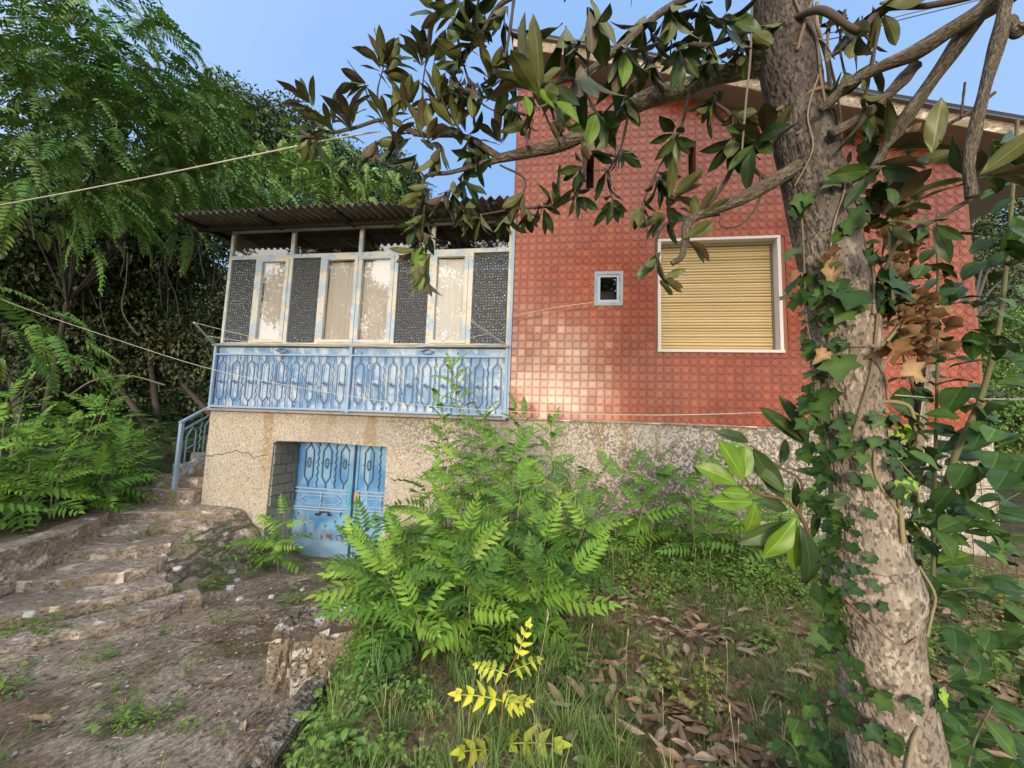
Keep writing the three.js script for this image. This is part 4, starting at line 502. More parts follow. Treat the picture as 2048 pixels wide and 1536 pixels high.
{
  const ups = []; for (let i = 0; i < 90; i++) whorls.push([rr(820, 2250), rr(-800, -60), rr(1.2, 2.1), rr(-1, 1), rr(-0.2, 1), 7, 0.16]);
  [...whorls].forEach(([x, y, d, dx, dy, n, L = 0.15]) => { if (y > -20 && x < 1000 && rnd() < 0.6) whorls.push([x + rr(-28, 28), y + rr(-24, 28), d + rr(-0.06, 0.1), dx + rr(-0.5, 0.5), dy + rr(-0.4, 0.4), n - 1, L]); });
  for (const [x, y, d, dx, dy, n0, L0 = 0.15] of whorls) { const n = x > 1660 && y > -20 ? n0 - 2 : n0 + (x > 1000 && x < 1500 ? 2 : 1), L = L0 * (x > 1000 ? 0.84 : 0.93);
    const c = at(x, y, d), ax = RIGHT.clone().multiplyScalar(dx).addScaledVector(UP, -dy).addScaledVector(FWD, rr(-0.5, 0.3)).normalize(), u = V().crossVectors(ax, V(0.2, 1, 0.7)).normalize(), v = V().crossVectors(ax, u); let a = rr(0, 6);
    for (let i = 0; i < n; i++) { a += 2.4; const sp = rr(0.45, 1.35) * (i < 2 ? 0.5 : 1), dir = ax.clone().addScaledVector(u, Math.cos(a) * sp).addScaledVector(v, Math.sin(a) * sp).add(V(0, -0.22, 0)).normalize(), p = c.clone().addScaledVector(ax, rr(-0.04, 0.02)), s = L * rr(0.72, 1.12); ups.push([p, pose(p.addScaledVector(dir, 0.012), dir, ax.clone().add(V(0, 0.35, 0)).addScaledVector(dir, -0.2), s), s / d * (y > 0 ? 1 : 0)]); }
  }
  putLeaves(ups.map((q) => leafAt(pick(magGeo), magMat, q[1])), mag, 'foliage', 'leaf', 290);
  for (const [x, y, d, dx, dy, s] of [[1070, 172, 1.0, 0.7, 0.9, 0.085], [1248, 105, 1.18, 0, 1, 0.1], [1192, 225, 1.35, -0.25, 1, 0.12], [1100, 200, 1.0, 0.9, 0.6, 0.09], [1050, 190, 1.0, 0.2, 1, 0.06], [845, 490, 1.74, -0.1, 1, 0.12], [838, 530, 1.74, 0.1, 1, 0.11]]) { const p = at(x, y, d), dir = RIGHT.clone().multiplyScalar(dx).addScaledVector(UP, -dy).addScaledVector(FWD, -0.3); put('leaf', pick(freshGeo), magMat, pose(p, dir, FWD.clone().negate().add(V(0.2, 0.5, 0)), s * 1.15), mag).userData.label = 'light green young leaf'; }
}
{ // shoots from the foot of the trunk, the young leaves yellow-green
  const t = thing('magnolia_shoot', 'leafy magnolia shoot with large yellow-green leaves beside the trunk', 'shoot');
  for (const [l, a, b] of [[[[1690, 1180, 1.3], [1640, 1120, 1.3], [1600, 1030, 1.3], [1570, 1000, 1.3], [1510, 985, 1.3], [1490, 955, 1.3]], 0.008, 0.004], [[[1600, 1030, 1.3], [1600, 960, 1.35], [1560, 935, 1.4], [1500, 890, 1.45]], 0.005, 0.003], [[[1680, 950, 1.35], [1630, 895, 1.38], [1610, 880, 1.38]], 0.006, 0.004]]) part('stem', [tube(px(l), (k) => lerp(a, b, k), 20, 6)], M([0.16, 0.09, 0.05], 0.8), t);
  const big = [[1490, 965, 1.3, -0.6, -1, 0.15, 1], [1488, 965, 1.3, 0.15, -1, 0.11, 1], [1478, 970, 1.3, -1.1, -0.6, 0.13, 1], [1500, 990, 1.3, -0.9, -0.15, 0.09, 1], [1505, 1000, 1.3, 1, 0.15, 0.12, 0], [1510, 1005, 1.3, -1, -0.05, 0.13, 1], [1512, 1005, 1.28, -0.15, 1, 0.1, 1], [1590, 1035, 1.27, -0.75, 1, 0.15, 1], [1600, 1050, 1.28, 0.25, 1, 0.2, 0], [1598, 1045, 1.3, -0.1, 1, 0.14, 1], [1585, 1040, 1.3, -1, 0.5, 0.17, 0], [1610, 1030, 1.3, 0.9, -0.6, 0.13, 0], [1570, 1000, 1.32, -0.6, -0.9, 0.17, 0], [1575, 990, 1.3, -0.4, -0.4, 0.15, 0], [1615, 892, 1.38, -1, -0.9, 0.18, 0], [1618, 890, 1.36, -0.4, -1.2, 0.17, 0], [1612, 885, 1.38, -0.7, -0.6, 0.12, 0], [1500, 885, 1.45, -0.9, -0.4, 0.12, 0], [1500, 890, 1.45, -0.6, 0.4, 0.11, 1], [1560, 935, 1.4, 0.3, -0.8, 0.1, 0], [1585, 940, 1.38, 0.7, 0, 0.1, 0], [1590, 955, 1.36, 0.1, 1, 0.1, 0], [1625, 1000, 1.33, 0, 1, 0.12, 0], [1560, 930, 1.4, -0.6, 0.3, 0.09, 0]];
  for (const [x, y, d, dx, dy, L, fresh] of big) { const p = at(x, y, d), dir = RIGHT.clone().multiplyScalar(dx).addScaledVector(UP, -dy).addScaledVector(FWD, rr(-0.35, 0.1)); put('leaf', fresh ? pick(freshGeo) : pick(magGeo), magMat, pose(p, dir, FWD.clone().negate().multiplyScalar(1.2).add(V(rr(-0.3, 0.3), 0.5, 0)), L * 1.2), t); }
}
const pix = (p) => { const q = p.clone().sub(EYE), d = q.dot(FWD); return [1024 + 768 * q.dot(RIGHT) / d, 768 - 768 * q.dot(UP) / d, d]; };

// ---------- ivy on the trunk ----------
const ivyOut = [[0, 0], [0.13, -0.12], [0.34, -0.08], [0.45, 0.06], [0.4, 0.25], [0.58, 0.47], [0.48, 0.54], [0.28, 0.57], [0.14, 0.77], [0, 1]];
const ivyGeo = [0.12, 0.3, 0.22].map((f, i) => lobedGeo(ivyOut, 1, f, 0.15 + 0.12 * i, 0.02)), deadGeo = [0, 1, 2].map((i) => lobedGeo(ivyOut, 0.92, 0.7 + 0.35 * i, 0.9 + 0.6 * i, 0.18));
const ivyMats = [[0.04, 0.085, 0.022], [0.055, 0.11, 0.026], [0.03, 0.068, 0.022], [0.07, 0.13, 0.03]].map((c) => leafMat(c, 0.42)), freshIvy = [[0.2, 0.34, 0.04], [0.25, 0.38, 0.05]].map((c) => leafMat(c, 0.45)), deadMats = [[0.22, 0.12, 0.055], [0.28, 0.155, 0.075], [0.17, 0.09, 0.045], [0.36, 0.24, 0.13]].map((c) => leafMat(c, 0.7));
{
  const list = [], ivyLeaf = (g, m, x, label) => list.push(leafAt(g, m, x, label)); const t = thing('ivy', 'ivy winding round the magnolia trunk with green lobed leaves and dead brown ones', 'ivy');
  const ring = vary(400, (_, i) => { const k = i / 399, c = trunkC.getPoint(k); return { c, r: tRad(k), p: pix(c) }; });
  const onTrunk = (x, y, lift = 0.012) => { let b = ring[0]; for (const q of ring) if (Math.abs(q.p[1] - y) < Math.abs(b.p[1] - y)) b = q; const off = (x - b.p[0]) / 768 * b.p[2], k = clamp(off / b.r, -0.97, 0.97), over = off - k * b.r, dz = Math.sqrt(1 - k * k) * b.r; const n = RIGHT.clone().multiplyScalar(k).addScaledVector(FWD, -Math.sqrt(1 - k * k)).normalize(); return [b.c.clone().addScaledVector(RIGHT, k * b.r + over).addScaledVector(FWD, -dz).addScaledVector(n, lift), n]; };
  const zones = [ // x0, x1, y0, y1, how many, size in metres, kind
    [1606, 1650, 620, 1000, 40, 0.05, 0], [1640, 1675, 1000, 1300, 26, 0.045, 0], [1640, 1690, 860, 1150, 24, 0.045, 0], [1660, 1700, 1000, 1420, 22, 0.045, 0], [1620, 1668, 560, 900, 10, 0.085, 0], [1650, 1740, 820, 960, 22, 0.05, 0], [1690, 1790, 820, 905, 16, 0.045, 0], [1690, 1740, 300, 620, 22, 0.07, 0], [1660, 1720, 280, 460, 12, 0.075, 0], [1580, 1640, 380, 640, 16, 0.07, 0], [1790, 1830, 880, 1060, 16, 0.045, 0], [1700, 1760, 560, 640, 4, 0.09, 0], [1770, 1800, 1060, 1130, 6, 0.04, 0], [1730, 1830, 1330, 1350, 10, 0.035, 0], [1690, 1740, 1290, 1480, 12, 0.05, 0], [1640, 1680, 1150, 1300, 7, 0.08, 0],
    [1770, 1810, 830, 885, 6, 0.06, 1], [1735, 1765, 940, 985, 4, 0.055, 1], [1750, 1790, 1010, 1050, 4, 0.05, 1], [1765, 1800, 840, 900, 3, 0.05, 1], [1800, 1822, 1325, 1340, 2, 0.05, 1],
    [1715, 1770, 370, 480, 20, 0.085, 2], [1735, 1790, 480, 640, 24, 0.075, 2], [1750, 1840, 590, 700, 26, 0.07, 2], [1690, 1720, 660, 720, 2, 0.07, 2], [1640, 1660, 690, 720, 2, 0.05, 2], [1610, 1640, 520, 560, 3, 0.06, 2], [1700, 1780, 225, 330, 6, 0.06, 2], [1600, 1625, 20, 80, 2, 0.07, 2], [1640, 1660, 40, 90, 2, 0.07, 2], [1790, 1830, 690, 720, 3, 0.06, 2],
  ];
  for (const [x0, x1, y0, y1, n, s, kind] of zones) for (let i = 0; i < n * (kind === 0 ? 1.25 : 1.1); i++) { const [p, nn] = onTrunk(rr(x0, x1), rr(y0, y1), rr(0.006, kind === 2 ? 0.06 : 0.03)); const dir = V(rr(-0.8, 0.8), -rr(0.1, 1), 0).addScaledVector(nn, rr(-0.1, 0.35)); ivyLeaf(pick(kind === 2 ? deadGeo : ivyGeo), pick([ivyMats, freshIvy, deadMats][kind]), pose(p, dir, nn.clone().add(V(rr(-0.4, 0.4), rr(0, 0.6), rr(-0.2, 0.2))), s * rr(0.55, 1.05))); }
  ivyLeaf(deadGeo[0], deadMats[3], pose(at(1806, 742, 1.17), V(0.9, -0.35, 0.3), V(0, 0.3, 1), 0.075), 'large pale brown dead leaf');
  for (const [x, y, s] of [[1655, 600, 0.1], [1690, 580, 0.085], [1650, 720, 0.1], [1640, 790, 0.11], [1690, 590, 0.1], [1725, 545, 0.07], [1700, 545, 0.08]]) { const [p, nn] = onTrunk(x, y, 0.04); ivyLeaf(pick(ivyGeo), pick(ivyMats), pose(p, V(rr(-0.8, 0.6), -0.5, 0.3), nn.clone().add(V(0, 0.4, 0)), s)); }
  const stems = [[[1590, 420], [1600, 540], [1605, 640], [1620, 720], [1625, 800], [1650, 900], [1662, 1000]], [[1700, 640], [1690, 740], [1675, 820], [1668, 920]], [[1690, 700], [1740, 690], [1800, 640], [1830, 640]], [[1700, 770], [1760, 720], [1800, 690]], [[1640, 690], [1690, 720], [1730, 760], [1740, 800]], [[1720, 820], [1750, 805], [1800, 812], [1815, 860]], [[1745, 905], [1790, 930], [1812, 960], [1818, 1050]], [[1700, 860], [1702, 940], [1745, 1010]], [[1740, 930], [1744, 1000], [1742, 1060]], [[1660, 1170], [1690, 1210], [1730, 1240], [1755, 1225]], [[1800, 1240], [1840, 1215], [1842, 1180], [1815, 1120]], [[1745, 1500], [1750, 1420], [1760, 1390], [1758, 1410]], [[1870, 1430], [1862, 1360], [1850, 1380]], [[1540, 0], [1565, 80], [1590, 120], [1600, 200], [1610, 250]], [[1620, 20], [1600, 90], [1640, 130], [1630, 220]], [[1600, 180], [1580, 260], [1590, 330], [1580, 380]], [[1640, 60], [1645, 120], [1660, 200], [1650, 300]], [[1545, 230], [1600, 215], [1660, 210]], [[1555, 130], [1610, 110], [1655, 130]], [[1570, 290], [1620, 250], [1670, 300]], [[1600, 20], [1570, 90], [1560, 140]], [[1660, 300], [1640, 400], [1625, 480], [1630, 580]], [[1720, 500], [1700, 560], [1690, 640]], [[1630, 620], [1640, 680], [1630, 740], [1640, 830], [1652, 860]], [[1690, 640], [1760, 630], [1800, 600]], [[1680, 700], [1650, 690], [1630, 650]]];
  stems.forEach((l, i) => part('stem', [tube(l.map(([x, y]) => onTrunk(x, y, rr(0.003, 0.01))[0]), () => 0.0028 + 0.002 * (i % 3), 8 * l.length, 5, 0.2)], M(pick([[0.32, 0.26, 0.18], [0.24, 0.17, 0.11], [0.3, 0.25, 0.13]]), 0.85), t));
  part('stem', [tube(px([[1504, 0, 1.36], [1500, 120, 1.36], [1492, 200, 1.36], [1484, 300, 1.36]]), () => 0.004, 20, 5)], M([0.22, 0.18, 0.14], 0.85), t);
  // ivy creeping over the ground at the foot
  for (let i = 0; i < 70; i++) { const a = rr(2.2, 5.2), r = rr(0.16, 0.62), b = trunkC.getPoint(0.06), p = onG(b.x + Math.cos(a) * r, b.z + Math.sin(a) * r * 0.8, rr(0.02, 0.2)); ivyLeaf(pick(ivyGeo), pick(ivyMats), pose(p, V(rr(-1, 1), -0.2, rr(-0.3, 1)), V(rr(-0.4, 0.4), 1, rr(0.2, 0.8)), rr(0.05, 0.085))); }
  putLeaves(list, t);
}

// ---------- broad-leaved shrubs on the right, fence, posts ----------
const broadGeo = [0, 1, 2].map((i) => leafGeo({ L: 1, W: 0.26 + 0.03 * i, seg: 8, fold: 0.22, droop: 0.15 + 0.15 * i, wav: 0.09, peak: 0.46, tip: 0.8 })), broadMats = [[0.042, 0.095, 0.02], [0.055, 0.115, 0.024], [0.07, 0.14, 0.028], [0.034, 0.08, 0.02]].map((c) => leafMat(c, 0.42)), broadLight = [[0.11, 0.21, 0.035], [0.09, 0.17, 0.03]].map((c) => leafMat(c, 0.42));
function shrub(label, stems, extra = []) {
  const t = thing('broadleaf_shrub', label, 'shrub');
  for (const [l, r, n, L] of stems) {
    const pts = px(l), cv = new THREE.CatmullRomCurve3(pts); part('stem', [tube(pts, (k) => r * (1.15 - 0.6 * k), 8 * l.length, 6)], M([0.17, 0.17, 0.08], 0.8), t); let a = rr(0, 3);
    for (let i = 0; i < n; i++) { const k = lerp(0.1, 1, i / n), p = cv.getPoint(k), tg = cv.getTangent(k); a += 1.57 + rr(-0.3, 0.3); for (const s of [0, Math.PI]) { const d = V(Math.cos(a + s), rr(-0.05, 0.5), Math.sin(a + s) * 0.8).addScaledVector(tg, 0.2).normalize(), q = p.clone().addScaledVector(d, L * 0.3); put('leaf', pick(broadGeo), pick(broadMats), pose(q, d.add(V(0, -0.2, 0)), V(rr(-0.3, 0.3), 0.8, rr(0, 0.9)), L * rr(0.65, 1.1)), t); } }
  }
  for (const [x0, x1, y0, y1, d, n, L, light] of extra) for (let i = 0; i < n; i++) { const p = at(rr(x0, x1), rr(y0, y1), d + rr(-0.15, 0.2)); p.y = Math.max(p.y, H(p.x, p.z) + 0.03); put('leaf', pick(broadGeo), pick(light ? broadLight : broadMats), pose(p, V(rr(-1, 1), rr(-0.5, 0.25), rr(-0.4, 1)), V(rr(-0.3, 0.3), 1, rr(0.1, 0.8)), L * rr(0.6, 1.08)), t); }
  return t;
}
shrub('tall upright shrub stem with paired dark leaves before the far end of the red wall', [[[[1866, 1200, 1.45], [1868, 1000, 1.42], [1873, 820, 1.4], [1876, 620, 1.4], [1874, 430, 1.4]], 0.006, 11, 0.105]], [[1790, 1860, 560, 780, 1.45, 12, 0.11], [1880, 1970, 560, 800, 1.45, 16, 0.12], [1840, 1900, 430, 560, 1.42, 6, 0.1], [1780, 1860, 820, 960, 1.5, 10, 0.12]]);
shrub('shrub with a thick leaning stem and dark oval leaves in front of the mesh fence', [[[[1880, 1010, 1.3], [1915, 900, 1.3], [1960, 800, 1.3], [1992, 680, 1.3], [2012, 540, 1.3], [2035, 240, 1.3]], 0.009, 13, 0.1]], [[1940, 2060, 480, 780, 1.3, 22, 0.11], [1850, 2010, 860, 980, 1.35, 18, 0.13], [1950, 2060, 800, 1020, 1.3, 16, 0.12], [1970, 2060, 250, 480, 1.3, 18, 0.12]]);
shrub('thin dark shrub stem with small paired leaves close to the ivy-covered trunk', [[[[1785, 600, 1.3], [1780, 460, 1.3], [1775, 320, 1.3]], 0.004, 6, 0.075], [[[1835, 800, 1.5], [1800, 680, 1.5], [1815, 560, 1.5], [1830, 470, 1.5]], 0.004, 6, 0.08]]);
shrub('spreading low shrub with broad glossy leaves and a dark stem behind the trunk foot', [[[[1850, 1420, 1.6], [1842, 1250, 1.6], [1836, 1080, 1.6], [1825, 900, 1.65]], 0.017, 8, 0.12], [[[1845, 1200, 1.55], [1900, 1180, 1.5], [1990, 1175, 1.45]], 0.004, 5, 0.1], [[[1860, 1100, 1.4], [1940, 1040, 1.35], [2040, 985, 1.3]], 0.004, 5, 0.11]], [[1840, 2000, 1000, 1090, 1.45, 26, 0.12], [1850, 1990, 1050, 1120, 1.3, 4, 0.12, 1], [1840, 1900, 1050, 1130, 1.3, 3, 0.1, 1], [1860, 2050, 1080, 1200, 1.5, 16, 0.12], [1860, 2000, 1230, 1340, 1.4, 10, 0.11], [1980, 2060, 1060, 1400, 1.35, 14, 0.12]]);
shrub('low leafy shrub filling the bottom corner on the shaded side of the trunk', [[[[1930, 1560, 1.3], [1950, 1480, 1.3], [1990, 1400, 1.3]], 0.004, 5, 0.1]], [[1860, 2050, 1380, 1540, 1.35, 34, 0.11], [1900, 2048, 1300, 1420, 1.5, 12, 0.11]]);
shrub('small seedling shrub with light green leaves at the sunny foot of the trunk', [[[[1600, 1560, 1.5], [1590, 1500, 1.48], [1560, 1470, 1.45]], 0.003, 3, 0.1]], [[1560, 1700, 1430, 1536, 1.5, 14, 0.075, 1], [1600, 1720, 1360, 1530, 1.5, 22, 0.075], [1640, 1700, 1230, 1320, 1.55, 8, 0.1]]);
{
  const f = thing('mesh_fence', 'rusty square wire mesh fence behind the shrubs near the house corner', 'fence'), a = at(1560, 900, 3.5), b = at(2150, 900, 2.5), L = a.distanceTo(b), dir = b.clone().sub(a).setY(0).normalize(), yT = -0.2, n = Math.floor(L / 0.062), gv = [], gh = [];
  for (let i = 0; i <= n; i++) { const p = a.clone().addScaledVector(dir, i * 0.062 + rr(-0.004, 0.004)); gv.push(bar(V(p.x, -1.55, p.z), V(p.x + rr(-0.01, 0.01), yT, p.z + rr(-0.01, 0.01)), 0.0032)); }
  for (let k = 0; k <= 16; k++) { const y = yT - 0.01 - k * 0.083; gh.push(bar(V(a.x, y, a.z), V(a.x + dir.x * L, y + rr(-0.01, 0.01), a.z + dir.z * L), 0.0032)); }
  const wire = M([0.1, 0.075, 0.055], 0.7); part('mesh_panel', [...gv, ...gh], wire, f);
  for (const k of [0.93]) { const p = a.clone().addScaledVector(dir, L * k); part('post', [box(p.x - 0.022, p.x + 0.022, -1.6, 0.18, p.z - 0.022, p.z + 0.022)], M([0.3, 0.29, 0.27], 0.8), f); }
  const lp = thing('leaning_post', 'grey weathered timber post leaning among the shrub stems', 'post'); part('shaft', [bar(at(1815, 1010, 2.1), at(1872, 590, 2.1), 0.045, 0.05)], M([0.36, 0.34, 0.3], 0.85, { map: rep(cementTex, 2, 1), color: C(1.6, 1.5, 1.4) }), lp); part('side_strip', [bar(at(1806, 1010, 2.09), at(1861, 590, 2.09), 0.012, 0.05)], darkMat, lp);
}
// ---------- lines and cables ----------
const lineMat = M([0.62, 0.58, 0.48], 0.7), wireMat = M([0.08, 0.08, 0.09], 0.6);
function cord(pts, r, m, label, cat = 'clothes line', group) { const o = part(cat === 'cable' ? 'cable' : 'clothes_line', [tube(px(pts), () => r, 10 * pts.length, 5)], m, scene); return tag(o, label, cat, group); }
cord([[-40, 419, 3.4], [0, 410, 3.3], [120, 388, 3.1], [320, 349, 2.8], [500, 312, 2.45], [640, 283, 2.2], [760, 262, 2.0]], 0.0045, lineMat, 'thick pale rope slanting up across the trees to the magnolia branches', 'rope');
cord([[-40, 575, 4.0], [0, 597, 3.9], [200, 668, 3.5], [430, 740, 3.1], [640, 782, 2.8], [800, 806, 2.5], [1010, 822, 2.2], [1300, 830, 1.8], [1500, 826, 1.55], [1645, 818, 1.3]], 0.002, lineMat, 'long sagging clothes line from the wood across the railing to the magnolia trunk');
cord([[1790, 790, 1.3], [1870, 796, 1.45], [1960, 798, 1.7], [2060, 798, 2.0]], 0.002, lineMat, 'thin pale line running from the trunk out past the house corner');
cord([[388, 645, 5.2], [480, 668, 5.1], [560, 684, 5.02], [700, 689, 4.95], [870, 689, 4.85], [942, 642, 4.75]], 0.003, lineMat, 'slack clothes line hung between the tips of the two veranda brackets');
cord([[415, 672, 5.3], [500, 684, 5.2], [620, 692, 5.1], [860, 690, 4.9], [975, 668, 4.85]], 0.003, lineMat, 'slack clothes line strung lower on the two brackets of the veranda');
cord([[1026, 633, 5.05], [1085, 620, 5.0], [1140, 611, 4.95], [1194, 604, 4.92]], 0.006, M([0.6, 0.42, 0.32], 0.7), 'thin pinkish cable fixed across the red tiles to the small window', 'cable');
cord([[1560, 95, 5], [1700, 70, 5.4], [1800, 40, 5.8], [1905, 14, 6.2], [2080, -35, 7]], 0.008, wireMat, 'lower of two dark overhead wires crossing the sky behind the branches', 'cable');
cord([[1560, 82, 5], [1700, 58, 5.4], [1800, 32, 5.8], [1905, 6, 6.2], [2080, -44, 7]], 0.006, wireMat, 'upper of two dark overhead wires crossing the sky behind the branches', 'cable');

// ---------- grass, weeds, fallen leaves ----------
{
  const bladeGeo = (h, n, spread, lean) => { const pos = [], idx = []; for (let i = 0; i < n; i++) { const a = rr(0, 6.28), r = spread * Math.sqrt(rnd()), bx = Math.cos(a) * r, bz = Math.sin(a) * r, hh = h * rr(0.5, 1.1), l = lean * rr(0.3, 1.3) * hh, la = a + rr(-1, 1), w = 0.0022 + 0.0012 * rnd(), sx = -Math.sin(la) * w, sz = Math.cos(la) * w, b = pos.length / 3; for (let k = 0; k < 4; k++) { const t = k / 3, ww = 1 - t * t, cx = bx + Math.cos(la) * l * t * t, cz = bz + Math.sin(la) * l * t * t, cy = hh * (t - 0.25 * lean * t * t * t); if (k < 3) pos.push(cx - sx * ww, cy, cz - sz * ww, cx + sx * ww, cy, cz + sz * ww); else pos.push(cx, cy, cz); } idx.push(b, b + 1, b + 2, b + 1, b + 3, b + 2, b + 2, b + 3, b + 4, b + 3, b + 5, b + 4, b + 4, b + 5, b + 6); } const g = new THREE.BufferGeometry(); g.setAttribute('position', new THREE.Float32BufferAttribute(pos, 3)); g.setIndex(idx); g.computeVertexNormals(); return g; };
  const gm = P([1, 1, 1], 0.6, { specularIntensity: 0.4 }), spot = (x, z, s, tilt = 0.15) => { const m = new THREE.Matrix4().compose(onG(x, z, -0.008), new THREE.Quaternion().setFromEuler(new THREE.Euler(rr(-tilt, tilt), rr(0, 6.28), rr(-tilt, tilt))), V(s, s, s)); return m; };
  const patch = (x, z) => sst(0.44, 0.56, fbm(x * 1.9 + 50, z * 1.9 + 50, 3));
  const dens = (x, z) => { const e = yardEdge(z); if (Math.hypot((x + 0.8) / 0.46, (z - 2.2) / 0.42) < 1) return 0; if (x < e + 0.03) { return fbm(x * 2.5 + 8, z * 2.5 + 1, 3) > 0.66 && z > 0.8 && x > -3 ? 0.3 : 0.004; } const litter = sst(0.45, 1.15, x - 0.25 * (z - 2.5)) * sst(0.7, 1.6, z); return lerp(0.35 + 0.65 * sst(0.35, 0.6, fbm(x * 2.1 + 3, z * 2.1, 3)), 0.22 + 0.68 * patch(x, z), litter); };
  const gcol = () => { const k = rnd(); return k < 0.06 ? C(0.5, 0.41, 0.21) : k < 0.5 ? C(0.18, 0.29, 0.07) : k < 0.8 ? C(0.13, 0.235, 0.06) : C(0.26, 0.35, 0.1); };
  const kinds = [bladeGeo(0.13, 14, 0.04, 0.8), bladeGeo(0.2, 16, 0.035, 0.7), bladeGeo(0.29, 18, 0.04, 0.9)];
  const lists = [[], [], []]; let tries = 0, got = 0; while (got < 5900 && tries++ < 60000) { const x = rr(-2.6, 4.2), z = rr(0.05, 4.0); if (rnd() > dens(x, z)) continue; const k = rnd() < 0.5 ? 0 : rnd() < 0.75 ? 1 : 2; const lt = sst(0.45, 1.15, x - 0.25 * (z - 2.5)) * sst(0.7, 1.6, z); lists[k].push(spot(x, z, rr(0.5, 1.0) * (1 - 0.4 * lt))); got++; }
  const gr = thing('grass', 'long uneven grass growing over the bank and yard', 'grass'); gr.userData.kind = 'stuff'; kinds.forEach((g, k) => copies('grass_tufts', g, gm, lists[k], gr, lists[k].map(gcol)));
  // tall thin seed stalks
  const stalk = merge([tube([V(0, 0, 0), V(0.01, 0.2, 0), V(0.04, 0.4, 0.01)], () => 0.0013, 6, 4), new THREE.SphereGeometry(0.004, 6, 6).scale(1, 7, 1).rotateZ(-0.2).translate(0.046, 0.42, 0.011)]), sl = []; for (let i = 0; i < 45; i++) { const x = rr(-0.5, 2.2), z = rr(0.8, 3.4); if (x < yardEdge(z) + 0.1) continue; sl.push(spot(x, z, rr(0.5, 1.0), 0.25)); } copies('seed_stalks', stalk, M([0.55, 0.47, 0.27], 0.8), sl, gr);
  // low round-leaved weeds
  const weed = (n, r, h, s) => { const gs = []; for (let i = 0; i < n; i++) { const a = rr(0, 6.28), q = r * Math.sqrt(rnd()), g = leafGeo({ L: s * rr(0.7, 1.2), W: s * 0.33, seg: 3, fold: 0.25, droop: 0.3 }); g.applyMatrix4(pose(V(Math.cos(a) * q, h * rr(0.2, 1), Math.sin(a) * q), V(Math.cos(a + rr(-1, 1)), rr(-0.2, 0.5), Math.sin(a + rr(-1, 1))), V(0, 1, 0))); gs.push(g); } return merge(gs); };
  const wk = [weed(22, 0.06, 0.07, 0.024), weed(26, 0.08, 0.11, 0.03), weed(16, 0.09, 0.16, 0.045)], wl = [[], [], []];
  for (let i = 0; i < 30000 && wl[0].length + wl[1].length + wl[2].length < 4300; i++) { const x = rr(-4.4, 4.6), z = rr(0.06, 4.0), e = yardEdge(z), nearWall = sst(1.9, 0.6, z) * sst(0.3, 0.8, x - e), n = sst(0.5, 0.66, fbm(x * 1.9 + 33, z * 1.9 + 5, 3)); const edge = Math.exp(-Math.pow((x - e) / 0.22, 2)) * 0.4, crack = x < e ? sst(0.66, 0.74, fbm(x * 3 + 60, z * 3 + 60, 3)) * 0.35 : 0; if (rnd() > (x > e ? Math.max(0.85 * nearWall, 0.35 * n * (1 - 0.6 * sst(0.45, 1.15, x - 0.25 * (z - 2.5)) * sst(0.9, 1.8, z))) : 0) + edge + crack) continue; wl[rnd() < 0.45 ? 0 : rnd() < 0.6 ? 1 : 2].push(spot(x, z, rr(0.6, 1.2))); }
  const wd = thing('weeds', 'low leafy weeds spreading along the wall foot and bank', 'weeds'); wd.userData.kind = 'stuff'; wk.forEach((g, k) => copies('weed_patch', g, P([1, 1, 1], 0.5), wl[k], wd, wl[k].map(() => { const q = rnd(); return q < 0.4 ? C(0.15, 0.27, 0.04) : q < 0.75 ? C(0.22, 0.34, 0.05) : q < 0.93 ? C(0.1, 0.2, 0.04) : C(0.3, 0.3, 0.06); })));
  // a bramble patch hanging over the cheek of the steps
  const br = thing('bramble', 'green bramble patch growing at the left foot of the concrete base', 'bramble'), bl = []; for (let i = 0; i < 330; i++) { const p = V(-3.35 + rr(-0.4, 0.3), 0, 0.42 + rr(-0.3, 0.5)); p.y = H(p.x, p.z) + 0.05 + Math.abs(rr(-0.2, 0.3)); bl.push(pose(p, V(rr(-1, 1), rr(-0.5, 0.4), rr(-0.2, 1)), V(0, 1, 0.4), rr(0.035, 0.065))); } copies('leaves', leafGeo({ L: 1, W: 0.32, seg: 4, fold: 0.2, droop: 0.2 }), P([0.085, 0.17, 0.035], 0.5), bl, br, bl.map(() => C(1, 1, 1).multiplyScalar(rr(0.6, 1.5))));
  for (let i = 0; i < 5; i++) part('stem', [tube([onG(-3.2 - 0.1 * i, 0.3), onG(-3.3 - 0.08 * i, 0.6, 0.25), onG(-3.4, 0.9 + 0.1 * i, 0.1)], () => 0.004, 10, 5)], barkGrey, br);
  // fallen magnolia leaves: the largest each a part of the ground
  const brown = [[[0.36, 0.23, 0.125], [0.4, 0.28, 0.17]], [[0.27, 0.16, 0.085], [0.33, 0.22, 0.14]], [[0.46, 0.34, 0.225], [0.38, 0.27, 0.175]], [[0.2, 0.12, 0.07], [0.34, 0.24, 0.155]]], fm = P([1, 1, 1], 0.6, { vertexColors: true });
  const fg = brown.flatMap((two, i) => [leafGeo({ L: 1, W: 0.17, seg: 8, fold: 0.3 + 0.2 * i, droop: -0.15 + 0.12 * i, wav: 0.15, two, tip: 0.85 }), leafGeo({ L: 1, W: 0.15, seg: 8, fold: -0.2 - 0.2 * i, droop: 0.2 - 0.1 * i, wav: 0.12, two, tip: 0.85 })]);
